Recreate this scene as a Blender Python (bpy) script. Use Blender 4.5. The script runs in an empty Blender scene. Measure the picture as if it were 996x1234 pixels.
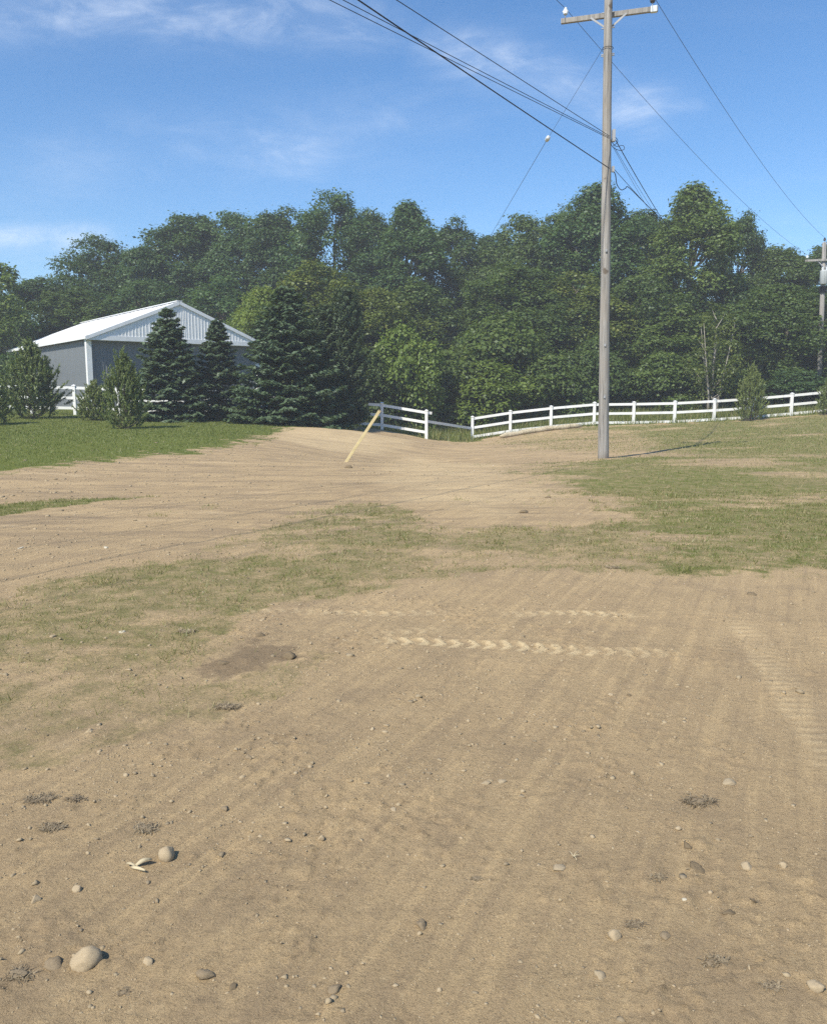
import bpy, math, random
import numpy as np

# ------------------------------------------------------------------ camera, sky, sun, exposure
scene = bpy.context.scene
col = scene.collection
EYE = 1.7
FPX = 1000.0                       # focal length in photograph pixels (996 x 1234)
PITCH = math.atan(140.0 / FPX)
cam_d = bpy.data.cameras.new('camera')
cam = bpy.data.objects.new('camera', cam_d)
col.objects.link(cam)
cam.location = (0, 0, EYE)
cam.rotation_euler = (math.pi / 2 - PITCH, 0, 0)
cam_d.sensor_fit = 'HORIZONTAL'
cam_d.sensor_width = 36.0
cam_d.lens = 36.0 * FPX / 996.0
cam_d.clip_start = 0.05
cam_d.clip_end = 4000
scene.camera = cam

SUN_EL = math.radians(48)
SUN_AZ = math.atan2(-0.60, -0.80)          # direction towards the sun: from behind, to the left
SX, SY = math.sin(SUN_AZ), math.cos(SUN_AZ)
world = bpy.data.worlds.new('World')
scene.world = world
world.use_nodes = True
wn, wl = world.node_tree.nodes, world.node_tree.links
wn.clear()
w_out = wn.new('ShaderNodeOutputWorld')
w_bg = wn.new('ShaderNodeBackground')
w_bg.inputs['Strength'].default_value = 0.135
sky = wn.new('ShaderNodeTexSky')
sky.sky_type = 'NISHITA'
sky.sun_disc = False
sky.sun_elevation = SUN_EL
sky.sun_rotation = SUN_AZ
sky.altitude = 0.0
sky.air_density = 1.0
sky.dust_density = 0.2
sky.ozone_density = 5.0
wl.new(w_bg.outputs[0], w_out.inputs[0])


def wmath(op, a, b=None, c=None):
    n = wn.new('ShaderNodeMath')
    n.operation = op
    for i, s in enumerate((a, b, c)):
        if s is None:
            continue
        if isinstance(s, (int, float)):
            n.inputs[i].default_value = s
        else:
            wl.new(s, n.inputs[i])
    return n.outputs[0]


w_tc = wn.new('ShaderNodeTexCoord')
w_sep = wn.new('ShaderNodeSeparateXYZ')
wl.new(w_tc.outputs['Generated'], w_sep.inputs[0])
# thin high cirrus: a flat cloud deck above the place (direction / height)
zz = wmath('MAXIMUM', w_sep.outputs[2], 0.03)
px_ = wmath('DIVIDE', w_sep.outputs[0], wmath('ADD', zz, 0.12))
py_ = wmath('DIVIDE', w_sep.outputs[1], wmath('ADD', zz, 0.12))
w_cmb = wn.new('ShaderNodeCombineXYZ')
wl.new(px_, w_cmb.inputs[0]); wl.new(py_, w_cmb.inputs[1])
w_map = wn.new('ShaderNodeMapping')
w_map.inputs['Rotation'].default_value = (0, 0, math.radians(38))
w_map.inputs['Scale'].default_value = (0.9, 2.3, 1)
wl.new(w_cmb.outputs[0], w_map.inputs[0])
w_n1 = wn.new('ShaderNodeTexNoise')
w_n1.inputs['Scale'].default_value = 1.15
w_n1.inputs['Detail'].default_value = 9
w_n1.inputs['Roughness'].default_value = 0.62
w_n1.inputs['Distortion'].default_value = 0.7
wl.new(w_map.outputs[0], w_n1.inputs['Vector'])
w_n2 = wn.new('ShaderNodeTexNoise')
w_n2.inputs['Scale'].default_value = 0.75
w_n2.inputs['Detail'].default_value = 2
wl.new(w_cmb.outputs[0], w_n2.inputs['Vector'])


def wramp(src, lo, hi):
    n = wn.new('ShaderNodeMapRange')
    n.interpolation_type = 'SMOOTHSTEP'
    n.inputs[1].default_value = lo
    n.inputs[2].default_value = hi
    wl.new(src, n.inputs[0])
    return n.outputs[0]


general = wmath('MULTIPLY', wramp(w_n1.outputs['Fac'], 0.42, 0.85), wramp(w_n2.outputs['Fac'], 0.35, 0.7))
# a few cirrus wisps that stand where the photograph shows them (fixed sky directions)
fwd = np.array([0, math.cos(PITCH), -math.sin(PITCH)])
upv = np.array([0, math.sin(PITCH), math.cos(PITCH)])


def ray(u, v):
    return fwd + upv * ((617 - v) / FPX) + np.array([1.0, 0, 0]) * ((u - 498) / FPX)


ys = wmath('MAXIMUM', w_sep.outputs[1], 0.05)
ax = wmath('DIVIDE', w_sep.outputs[0], ys)
az = wmath('DIVIDE', w_sep.outputs[2], ys)
front = wramp(w_sep.outputs[1], 0.05, 0.3)
wisps = None
w_fine = wn.new('ShaderNodeTexNoise')
w_fine.inputs['Scale'].default_value = 11
w_fine.inputs['Detail'].default_value = 8
w_fine.inputs['Roughness'].default_value = 0.65
w_fine.inputs['Distortion'].default_value = 0.5
w_fm = wn.new('ShaderNodeMapping')
w_fm.inputs['Scale'].default_value = (1, 1, 2.6)
w_fm.inputs['Rotation'].default_value = (0, math.radians(12), 0)
wl.new(w_tc.outputs['Generated'], w_fm.inputs[0])
wl.new(w_fm.outputs[0], w_fine.inputs['Vector'])
fine = wramp(w_fine.outputs['Fac'], 0.36, 0.78)
for (u0, v0, u1, v1, wid, amp) in ((560, 62, 760, 128, 24, .95), (760, 150, 775, 150, 16, .6), (770, 128, 830, 130, 9, .5),
                                   (20, 12, 420, 22, 30, .75), (320, 178, 365, 186, 24, .8), (470, 142, 520, 148, 20, .35),
                                   (-60, 288, 110, 284, 13, 1.0), (-20, 300, 130, 300, 10, .4),
                                   (60, 200, 420, 160, 45, .25)):
    a, b = ray(u0, v0), ray(u1, v1)
    a0, a1, b0, b1 = a[0] / a[1], a[2] / a[1], b[0] / b[1], b[2] / b[1]
    L2 = (b0 - a0) ** 2 + (b1 - a1) ** 2 + 1e-9
    t = wmath('ADD', wmath('MULTIPLY', wmath('SUBTRACT', ax, a0), (b0 - a0) / L2), wmath('MULTIPLY', wmath('SUBTRACT', az, a1), (b1 - a1) / L2))
    t = wmath('MINIMUM', wmath('MAXIMUM', t, 0.0), 1.0)
    dx = wmath('SUBTRACT', ax, wmath('MULTIPLY_ADD', t, b0 - a0, a0))
    dz = wmath('SUBTRACT', az, wmath('MULTIPLY_ADD', t, b1 - a1, a1))
    dx = wmath('MULTIPLY', dx, 0.55)
    d2 = wmath('ADD', wmath('MULTIPLY', dx, dx), wmath('MULTIPLY', dz, dz))
    s = wid / FPX
    g = wmath('MULTIPLY', wmath('POWER', 2.718, wmath('MULTIPLY', d2, -1.0 / (s * s))), amp)
    wisps = g if wisps is None else wmath('MAXIMUM', wisps, g)
wisps = wmath('MULTIPLY', wmath('MULTIPLY', wisps, front), wmath('MULTIPLY_ADD', fine, 0.85, 0.15))
cl = wmath('MINIMUM', wmath('ADD', wmath('MULTIPLY', general, 0.14), wmath('MULTIPLY', wisps, 0.52)), 0.8)
w_mix = wn.new('ShaderNodeMixRGB')
wl.new(cl, w_mix.inputs[0])
w_hs = wn.new('ShaderNodeHueSaturation')
w_hs.inputs['Saturation'].default_value = 1.17
wl.new(sky.outputs[0], w_hs.inputs['Color'])
wl.new(w_hs.outputs[0], w_mix.inputs[1])
w_mix.inputs[2].default_value = (6.4, 6.9, 7.6, 1)
wl.new(w_mix.outputs[0], w_bg.inputs['Color'])

sun_d = bpy.data.lights.new('sun', 'SUN')
sun_d.energy = 4.9
sun_d.angle = math.radians(0.53)
sun_d.color = (1.0, 0.94, 0.82)
sun = bpy.data.objects.new('sun', sun_d)
col.objects.link(sun)
from mathutils import Vector, Matrix
sdir = Vector((SX * math.cos(SUN_EL), SY * math.cos(SUN_EL), math.sin(SUN_EL)))
sun.rotation_euler = sdir.to_track_quat('Z', 'Y').to_euler()
sun.location = sdir * 60

scene.view_settings.view_transform = 'Standard'
scene.view_settings.look = 'None'
scene.view_settings.exposure = 0.36
scene.view_settings.gamma = 1.0
scene.view_settings.use_curve_mapping = False
scene.render.engine = 'CYCLES'
scene.cycles.max_bounces = 5
scene.cycles.diffuse_bounces = 3
scene.cycles.glossy_bounces = 2
scene.cycles.transmission_bounces = 3
scene.cycles.transparent_max_bounces = 4
scene.cycles.use_denoising = False

# ------------------------------------------------------------------ helpers
rng = np.random.default_rng(7)
PERM = np.random.default_rng(3).permutation(512)
GRAD = np.random.default_rng(4).uniform(0, 2 * math.pi, 512)


def noise2(x, y):
    """gradient noise, about -0.7..0.7"""
    x = np.asarray(x, float); y = np.asarray(y, float)
    xi = np.floor(x).astype(np.int64); yi = np.floor(y).astype(np.int64)
    xf = x - xi; yf = y - yi
    u = xf * xf * xf * (xf * (xf * 6 - 15) + 10); v = yf * yf * yf * (yf * (yf * 6 - 15) + 10)

    def g(ix, iy, fx, fy):
        h = GRAD[PERM[(PERM[ix & 511] + iy) & 511]]
        return np.cos(h) * fx + np.sin(h) * fy
    a = g(xi, yi, xf, yf); b = g(xi + 1, yi, xf - 1, yf)
    c = g(xi, yi + 1, xf, yf - 1); d = g(xi + 1, yi + 1, xf - 1, yf - 1)
    return (a + (b - a) * u) * (1 - v) + (c + (d - c) * u) * v


def fbm(x, y, sc, octs=4, rough=0.5, seed=0.0):
    s, amp, tot = 0, 1.0, 0
    f = 1.0 / sc
    for k in range(octs):
        s = s + amp * noise2(x * f + seed + k * 17.3, y * f - seed * 1.7 + k * 9.1)
        tot += amp
        amp *= rough
        f *= 2.03
    return s / tot


def sstep(a, b, x):
    t = np.clip((x - a) / (b - a), 0, 1)
    return t * t * (3 - 2 * t)


def tag(o, label=None, cat=None, group=None, kind=None):
    if label: o['label'] = label
    if cat: o['category'] = cat
    if group: o['group'] = group
    if kind: o['kind'] = kind
    return o


def empty(name, loc=(0, 0, 0), rz=0.0):
    o = bpy.data.objects.new(name, None)
    o.empty_display_size = 0.2
    col.objects.link(o)
    o.location = loc
    o.rotation_euler = (0, 0, rz)
    return o


def link(name, me, parent=None, loc=None):
    o = bpy.data.objects.new(name, me)
    col.objects.link(o)
    if parent is not None:
        o.parent = parent
    if loc is not None:
        o.location = loc
    return o


def np_mesh(name, V, F, mat=None, smooth=False, attrs=None):
    """V (n,3); F (m,k) one polygon size"""
    V = np.ascontiguousarray(V, dtype=np.float32); F = np.ascontiguousarray(F, dtype=np.int32)
    me = bpy.data.meshes.new(name)
    me.vertices.add(len(V)); me.vertices.foreach_set('co', V.ravel())
    k = F.shape[1]
    me.loops.add(F.size); me.loops.foreach_set('vertex_index', F.ravel())
    me.polygons.add(len(F)); me.polygons.foreach_set('loop_start', np.arange(0, F.size, k, dtype=np.int32))
    if smooth:
        me.polygons.foreach_set('use_smooth', np.ones(len(F), dtype=bool))
    for an, (dom, arr) in (attrs or {}).items():
        a = me.attributes.new(an, 'FLOAT', dom)
        a.data.foreach_set('value', np.ascontiguousarray(arr, dtype=np.float32))
    if mat: me.materials.append(mat)
    me.update(calc_edges=True)
    me.validate()
    return me


class MB:
    """collects boxes / tubes / prisms (mixed polygons) into one mesh"""
    def __init__(s): s.v, s.f = [], []

    def add(s, V, F):
        n = len(s.v)
        s.v += [tuple(map(float, p)) for p in V]
        s.f += [tuple(i + n for i in f) for f in F]

    def box(s, c, d, rz=0.0, M=None):
        hx, hy, hz = d[0] / 2, d[1] / 2, d[2] / 2
        P = [Vector((sx * hx, sy * hy, sz * hz)) for sz in (-1, 1) for sy in (-1, 1) for sx in (-1, 1)]
        R = M if M is not None else Matrix.Rotation(rz, 3, 'Z')
        P = [R @ p + Vector(c) for p in P]
        s.add(P, [(0, 2, 3, 1), (4, 5, 7, 6), (0, 1, 5, 4), (2, 6, 7, 3), (0, 4, 6, 2), (1, 3, 7, 5)])

    def bar(s, a, b, w, h):
        """rectangular bar from a to b, w across, h up"""
        a, b = Vector(a), Vector(b)
        d = (b - a).normalized()
        side = d.cross(Vector((0, 0, 1)))
        side = side.normalized() if side.length > 1e-4 else Vector((1, 0, 0))
        up = side.cross(d)
        P = [p + side * sx * w / 2 + up * sz * h / 2 for p in (a, b) for sz in (-1, 1) for sx in (-1, 1)]
        s.add(P, [(0, 2, 3, 1), (4, 5, 7, 6), (0, 1, 5, 4), (2, 6, 7, 3), (0, 4, 6, 2), (1, 3, 7, 5)])

    def tube(s, pts, rad, n=8, cap=True):
        pts = [Vector(p) for p in pts]
        if not hasattr(rad, '__len__'): rad = [rad] * len(pts)
        base = len(s.v)
        prev = None
        for i, p in enumerate(pts):
            d = (pts[min(i + 1, len(pts) - 1)] - pts[max(i - 1, 0)])
            d = d.normalized() if d.length > 1e-9 else Vector((0, 0, 1))
            ref = prev if prev is not None else (Vector((1, 0, 0)) if abs(d.x) < 0.9 else Vector((0, 1, 0)))
            a = (ref - d * ref.dot(d)).normalized()
            prev = a
            b = d.cross(a)
            for k in range(n):
                t = 2 * math.pi * k / n
                s.v.append(tuple(p + (a * math.cos(t) + b * math.sin(t)) * rad[i]))
        for i in range(len(pts) - 1):
            for k in range(n):
                k2 = (k + 1) % n
                s.f.append((base + i * n + k, base + i * n + k2, base + (i + 1) * n + k2, base + (i + 1) * n + k))
        if cap:
            s.f.append(tuple(base + k for k in reversed(range(n))))
            e = base + (len(pts) - 1) * n
            s.f.append(tuple(e + k for k in range(n)))

    def mesh(s, name, mat, smooth=False):
        me = bpy.data.meshes.new(name)
        me.from_pydata(s.v, [], s.f)
        if smooth:
            for p in me.polygons: p.use_smooth = True
        if mat: me.materials.append(mat)
        me.update()
        return me

    def build(s, name, mat, parent=None, smooth=False, bevel=0):
        o = link(name, s.mesh(name, mat, smooth), parent)
        if bevel:
            m = o.modifiers.new('bevel', 'BEVEL'); m.width = bevel; m.segments = 2; m.limit_method = 'ANGLE'
        return o


# ------------------------------------------------------------------ materials
def new_mat(name):
    m = bpy.data.materials.new(name)
    m.use_nodes = True
    nt = m.node_tree
    bsdf = nt.nodes['Principled BSDF']
    return m, nt.nodes, nt.links, bsdf


def nnoise(n, l, scale, detail=4, rough=0.55, vec=None, dist=0.0):
    t = n.new('ShaderNodeTexNoise')
    t.inputs['Scale'].default_value = scale
    t.inputs['Detail'].default_value = detail
    t.inputs['Roughness'].default_value = rough
    t.inputs['Distortion'].default_value = dist
    if vec is not None: l.new(vec, t.inputs['Vector'])
    return t.outputs['Fac']


def nramp(n, l, src, stops, interp='LINEAR'):
    r = n.new('ShaderNodeValToRGB')
    r.color_ramp.interpolation = interp
    e = r.color_ramp.elements
    while len(e) > 1: e.remove(e[-1])
    e[0].position = stops[0][0]; e[0].color = (*stops[0][1], 1)
    for p, c in stops[1:]:
        x = e.new(p); x.color = (*c, 1)
    l.new(src, r.inputs[0])
    return r.outputs[0]


def nmix(n, l, fac, a, b, mode='MIX'):
    m = n.new('ShaderNodeMixRGB')
    m.blend_type = mode
    for i, s in ((0, fac), (1, a), (2, b)):
        if isinstance(s, (int, float)): m.inputs[i].default_value = s
        elif isinstance(s, tuple): m.inputs[i].default_value = (*s, 1)
        else: l.new(s, m.inputs[i])
    return m.outputs[0]


def nmath(n, l, op, a, b=None):
    m = n.new('ShaderNodeMath'); m.operation = op
    for i, s in enumerate((a, b)):
        if s is None: continue
        if isinstance(s, (int, float)): m.inputs[i].default_value = s
        else: l.new(s, m.inputs[i])
    return m.outputs[0]


def nrange(n, l, src, a, b, c=0.0, d=1.0):
    m = n.new('ShaderNodeMapRange'); m.interpolation_type = 'SMOOTHSTEP'
    for i, s in enumerate((a, b, c, d)): m.inputs[i + 1].default_value = s
    l.new(src, m.inputs[0])
    return m.outputs[0]


def nattr(n, name):
    a = n.new('ShaderNodeAttribute'); a.attribute_name = name
    return a.outputs['Fac']


def nbump(n, l, h, strength, dist, bsdf, prev=None):
    b = n.new('ShaderNodeBump')
    b.inputs['Strength'].default_value = strength
    b.inputs['Distance'].default_value = dist
    l.new(h, b.inputs['Height'])
    if prev is not None: l.new(prev, b.inputs['Normal'])
    l.new(b.outputs[0], bsdf.inputs['Normal'])
    return b.outputs[0]


def simple_mat(name, c, var=0.12, scale=6.0, rough=0.8, bump=0.0, bscale=40.0, bdist=0.01, c2=None, object_coords=True):
    m, n, l, b = new_mat(name)
    tc = n.new('ShaderNodeTexCoord')
    v = tc.outputs['Object'] if object_coords else tc.outputs['Generated']
    f = nnoise(n, l, scale, 5, 0.6, v)
    lo = c2 or tuple(x * (1 - var * 2) for x in c)
    hi = tuple(min(1, x * (1 + var)) for x in c)
    l.new(nramp(n, l, f, [(0.3, lo), (0.7, hi)]), b.inputs['Base Color'])
    b.inputs['Roughness'].default_value = rough
    b.inputs['Specular IOR Level'].default_value = 0.25
    if bump:
        nbump(n, l, nnoise(n, l, bscale, 5, 0.6, v), bump, bdist, b)
    return m


def leaf_mat(name, dark, light, trans=0.28, gloss=0.06, yellow=None):
    m, n, l, b = new_mat(name)
    oi = n.new('ShaderNodeObjectInfo')
    tint = nattr(n, 'tint')
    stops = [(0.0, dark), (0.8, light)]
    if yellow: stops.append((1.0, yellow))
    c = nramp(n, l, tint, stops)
    c = nmix(n, l, 1.0, c, oi.outputs['Color'], 'MULTIPLY')
    out = n['Material Output']
    d = n.new('ShaderNodeBsdfDiffuse'); l.new(c, d.inputs[0])
    t = n.new('ShaderNodeBsdfTranslucent')
    tcx = nmix(n, l, 1.0, c, (1.15, 1.2, 0.55), 'MULTIPLY'); l.new(tcx, t.inputs[0])
    g = n.new('ShaderNodeBsdfGlossy'); g.inputs['Roughness'].default_value = 0.45
    g.inputs[0].default_value = (.9, .95, 1, 1)
    m1 = n.new('ShaderNodeMixShader'); m1.inputs[0].default_value = trans
    l.new(d.outputs[0], m1.inputs[1]); l.new(t.outputs[0], m1.inputs[2])
    m2 = n.new('ShaderNodeMixShader'); m2.inputs[0].default_value = gloss
    l.new(m1.outputs[0], m2.inputs[1]); l.new(g.outputs[0], m2.inputs[2])
    l.new(m2.outputs[0], out.inputs[0])
    n.remove(b)
    return m


M = {}
M['leaf'] = leaf_mat('broad_leaf', (.059, .093, .032), (.120, .176, .057), trans=.38, gloss=.015, yellow=(.155, .18, .06))
M['needle'] = leaf_mat('spruce_needle', (.058, .084, .044), (.118, .158, .082), trans=.25, gloss=.02)
M['pine'] = leaf_mat('pine_needle', (.10, .132, .048), (.20, .245, .088), trans=.32, gloss=.02)
M['grass'] = leaf_mat('grass_blade', (.105, .135, .028), (.190, .220, .056), trans=.28, gloss=.02, yellow=(.38, .305, .165))
M['straw'] = leaf_mat('dry_straw', (.16, .122, .078), (.42, .34, .22), trans=.1, gloss=.02)
M['bark'] = simple_mat('bark', (.13, .11, .085), .3, 3, .9, .6, 14, .03)
M['pale_bark'] = simple_mat('pale_bark', (.34, .31, .26), .25, 4, .9, .4, 16, .02)
M['vinyl'] = simple_mat('white_vinyl', (.80, .80, .79), .06, 1.2, .45, c2=(.70, .70, .67))
M['stone'] = simple_mat('stone', (.42, .330, .210), .16, 18, .9, .4, 60, .006)
M['dark_stone'] = simple_mat('dark_clod', (.215, .162, .098), .2, 22, .95, .6, 70, .006)
M['pale_stone'] = simple_mat('pale_stone', (.375, .298, .192), .15, 20, .9, .4, 60, .005)
M['white_chip'] = simple_mat('white_chip', (.50, .45, .34), .1, 20, .8)
M['clod'] = simple_mat('soil_clod', (.31, .238, .150), .2, 24, .95, .6, 80, .006)
M['yellow_board'] = simple_mat('cream_yellow_board', (.62, .51, .27), .12, 5, .6)
M['wattle'] = simple_mat('straw_wattle', (.50, .43, .30), .25, 14, .95, .8, 40, .03)
M['metal'] = simple_mat('galvanised_metal', (.36, .37, .38), .1, 6, .5)
M['porcelain'] = simple_mat('pale_porcelain', (.62, .66, .68), .05, 10, .25)
M['dark_porcelain'] = simple_mat('dark_porcelain', (.05, .045, .045), .1, 10, .3)
M['wire'] = simple_mat('black_cable', (.018, .019, .022), .1, 3, .6)
M['grey_wire'] = simple_mat('weathered_wire', (.06, .065, .075), .1, 3, .6)
M['transformer'] = simple_mat('transformer_grey', (.50, .53, .53), .06, 3, .45)


def wood_pole_mat():
    m, n, l, b = new_mat('weathered_pole_wood')
    tc = n.new('ShaderNodeTexCoord')
    mp = n.new('ShaderNodeMapping'); mp.inputs['Scale'].default_value = (22, 22, 0.9)
    l.new(tc.outputs['Object'], mp.inputs[0])
    f = nnoise(n, l, 1.0, 7, 0.65, mp.outputs[0], .4)
    g = nnoise(n, l, 0.9, 4, 0.6, tc.outputs['Object'])
    c = nramp(n, l, f, [(.30, (.105, .098, .088)), (.45, (.235, .222, .203)), (.62, (.345, .328, .300)), (.75, (.42, .402, .375))])
    c = nmix(n, l, nrange(n, l, g, .45, .75), c, (.27, .240, .200), 'MIX')
    wv = n.new('ShaderNodeTexNoise'); wv.inputs['Scale'].default_value = 3.1; wv.inputs['Detail'].default_value = 3
    l.new(tc.outputs['Object'], wv.inputs['Vector'])
    c = nmix(n, l, nrange(n, l, wv.outputs['Fac'], .66, .74), c, (.13, .105, .08))
    l.new(c, b.inputs['Base Color'])
    b.inputs['Roughness'].default_value = .9
    nbump(n, l, f, .8, .02, b)
    return m


M['pole'] = wood_pole_mat()


def metal_panel_mat(name, c, rough=.42):
    m, n, l, b = new_mat(name)
    tc = n.new('ShaderNodeTexCoord')
    f = nnoise(n, l, .7, 4, .6, tc.outputs['Object'])
    mp = n.new('ShaderNodeMapping'); mp.inputs['Scale'].default_value = (6, 6, .25)
    l.new(tc.outputs['Object'], mp.inputs[0])
    s = nnoise(n, l, 1.0, 5, .65, mp.outputs[0])
    k = nmix(n, l, .5, f, s)
    l.new(nramp(n, l, k, [(.3, tuple(x * .84 for x in c)), (.65, tuple(min(1, x * 1.05) for x in c))]), b.inputs['Base Color'])
    b.inputs['Roughness'].default_value = rough
    b.inputs['Specular IOR Level'].default_value = .35
    return m


M['grey_steel'] = metal_panel_mat('grey_steel_siding', (.165, .178, .190))
M['white_steel'] = metal_panel_mat('white_steel_siding', (.80, .80, .79))
M['roof_steel'] = metal_panel_mat('white_steel_roof', (.74, .75, .76))

# ------------------------------------------------------------------ terrain
CAMP = np.array([0, 0, EYE])


def P(u, v, Y):
    """point at depth Y seen at photograph pixel u, v"""
    d = ray(u, v)
    return CAMP + d * (Y / d[1])


surv = [P(*a) for a in (
    (569, 532, 50), (614, 522, 50), (663, 515, 50), (716, 513, 50), (763, 510.5, 50), (813, 509.5, 50), (860, 507.5, 50), (907, 504, 50),
    (954, 501, 50), (1000, 497, 50), (1100, 490, 50),
    (460, 517, 46), (513, 528, 46), (400, 510, 46), (300, 505, 45), (90, 500, 45), (0, 498, 45), (-150, 496, 45), (-400, 494, 46),
    (726, 553, 22.5), (416, 557, 22.5), (345, 518, 36), (420, 519, 37), (540, 538, 44), (540, 549, 34), (500, 560, 27), (680, 531, 38), (620, 545, 30), (900, 531, 32), (985, 516, 40), (1150, 508, 40),
    (0, 571, 17), (150, 517, 33), (300, 530, 28), (0, 522, 31), (-300, 560, 17), (-300, 520, 31),
    (540, 503, 62), (640, 500, 62), (250, 490, 62), (800, 492, 62), (100, 488, 60), (950, 488, 62), (400, 496, 62),
)]
for X in (-14, -7, -2.5, 2.5, 7, 14):
    for Y in (-6, 1, 5, 9, 13):
        surv.append(np.array([X, Y, 0.0]))
for X in (-4, 0, 4, 9):
    surv.append(np.array([X, 17.5, 0.0]))
for X in (-50, -25, 0, 25, 50):
    surv.append(np.array([X, 85, 0.7])); surv.append(np.array([X * 1.6, -30, 0.0]))
for X in (-60, 60):
    surv.append(np.array([X, 20, 0.4])); surv.append(np.array([X, 50, 0.8]))
surv = np.array(surv)
_c = 2.0


def _ker(dx, dy): return np.sqrt(dx * dx + dy * dy + _c * _c)


_A = _ker(surv[:, None, 0] - surv[None, :, 0], surv[:, None, 1] - surv[None, :, 1])
_n = len(surv)
_A2 = np.zeros((_n + 1, _n + 1)); _A2[:_n, :_n] = _A - np.eye(_n) * 0.4; _A2[_n, :_n] = 1; _A2[:_n, _n] = 1
_w = np.linalg.solve(_A2, np.append(surv[:, 2], 0))


def H0(x, y):
    x = np.asarray(x, float); y = np.asarray(y, float)
    sh = np.broadcast(x, y).shape
    x = np.broadcast_to(x, sh).ravel(); y = np.broadcast_to(y, sh).ravel()
    out = np.full(x.shape, _w[_n])
    for i in range(_n):
        out += _w[i] * _ker(x - surv[i, 0], y - surv[i, 1])
    far = sstep(60, 110, np.hypot(x, y - 30))
    out = out * (1 - far) + 0.6 * far
    return out.reshape(sh)


def G(u, v):
    """where the ray through photograph pixel u, v meets the ground (x, y)"""
    d = ray(u, v)
    t, s = 0.6, 0.02
    while t < 400:
        p = CAMP + d * t
        if p[2] < float(H0(p[0], p[1])): break
        t += s; s = min(s * 1.02, 0.25)
    return CAMP[:2] + (d * t)[:2]


def Gs(pts): return np.array([G(*p) for p in pts])


def poly_sd(x, y, poly):
    """signed distance (positive inside) to a polygon in ground coordinates"""
    d = np.full(x.shape, 1e9); ins = np.zeros(x.shape, bool)
    n = len(poly)
    for i in range(n):
        a, b = poly[i], poly[(i + 1) % n]
        e = b - a
        t = np.clip(((x - a[0]) * e[0] + (y - a[1]) * e[1]) / (e @ e + 1e-12), 0, 1)
        d = np.minimum(d, (x - a[0] - t * e[0]) ** 2 + (y - a[1] - t * e[1]) ** 2)
        c = ((a[1] > y) != (b[1] > y)) & (x < (b[0] - a[0]) * (y - a[1]) / (b[1] - a[1] + 1e-12) + a[0])
        ins ^= c
    return np.where(ins, 1, -1) * np.sqrt(d)


def line_st(x, y, line):
    """along / across coordinates to a ground polyline"""
    best = np.full(x.shape, 1e9); S = np.zeros(x.shape); T = np.zeros(x.shape); E = np.zeros(x.shape)
    acc = 0.0
    L = sum(np.linalg.norm(line[i + 1] - line[i]) for i in range(len(line) - 1))
    for i in range(len(line) - 1):
        a, b = line[i], line[i + 1]
        e = b - a; ln = np.linalg.norm(e); e = e / ln
        s = (x - a[0]) * e[0] + (y - a[1]) * e[1]
        t = -(x - a[0]) * e[1] + (y - a[1]) * e[0]
        sc = np.clip(s, 0, ln)
        d = np.hypot(s - sc, t)
        m = d < best
        best = np.where(m, d, best); S = np.where(m, acc + sc, S); T = np.where(m, t, T)
        E = np.where(m, np.minimum(acc + s, L - acc - s), E)
        acc += ln
    return S, T, best, L


LAWN_L = Gs([(-60, 574), (0, 570), (60, 563), (150, 552), (230, 545), (290, 533), (338, 517)]).tolist() + [[-4.5, 42], [-6, 60], [-80, 60], [-80, 14]]
LAWN_L = np.array(LAWN_L)
SLIVER = Gs([(-60, 624), (0, 621), (110, 608), (185, 600), (110, 600), (40, 605), (-60, 612)])
PATCH = Gs([(-60, 815), (0, 806), (60, 806), (130, 808), (220, 800), (270, 770), (330, 738), (440, 716), (520, 706), (600, 692), (700, 690), (830, 692), (1000, 690), (1100, 690),
            (1100, 600), (1000, 620), (900, 640), (800, 640), (745, 628), (700, 634), (560, 642), (515, 632), (490, 612), (440, 606), (380, 614), (290, 650), (160, 682), (60, 700), (20, 720), (-60, 735)])
LAWN_R = np.array(Gs([(1100, 690), (1000, 692), (830, 692), (760, 660), (745, 628), (715, 604), (660, 585), (618, 562), (700, 556), (790, 548), (700, 545), (620, 540), (590, 530)]).tolist() + [[6, 49], [16, 49.6], [80, 49], [80, 8]])
SPARSE = Gs([(-60, 930), (60, 930), (130, 905), (230, 880), (330, 840), (400, 795), (330, 770), (0, 790), (-60, 800)])
BACK = np.array([[-80, 45], [-3, 45.6], [0.3, 46], [3.2, 47.5], [4.0, 49.6], [30, 49.4], [80, 49], [80, 200], [-80, 200]])
DAMP = Gs([(235, 815), (250, 798), (300, 775), (350, 783), (362, 800), (320, 818), (270, 828)])
PALE = Gs([(455, 560), (500, 548), (600, 560), (650, 600), (600, 622), (520, 610), (470, 590)])
PALE2 = Gs([(330, 516), (420, 518), (500, 532), (440, 548), (380, 540), (330, 528)])
BROWN_R = Gs([(575, 528), (650, 518), (760, 518), (800, 535), (780, 548), (700, 556), (620, 558), (570, 545)])
TR_A = Gs([(430, 776), (520, 779), (640, 786), (740, 789), (835, 789)])
TR_B = Gs([(590, 741), (690, 744), (790, 748)])
TR_B2 = Gs([(430, 768), (490, 765), (560, 759)])
TR_C = Gs([(893, 745), (925, 800), (960, 850), (1010, 915), (1060, 990)])
TR_D = Gs([(250, 735), (420, 740), (560, 742)])

# loose earth left in swirls by the grading blade: an arc that comes from bottom left and bends away
def drag(x, y):
    ang = 0.55
    xx = x + 0.045 * (y - 2) ** 2 * -0.6
    a = xx * math.cos(ang) + y * 0.18 * math.sin(ang)
    return a


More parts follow.
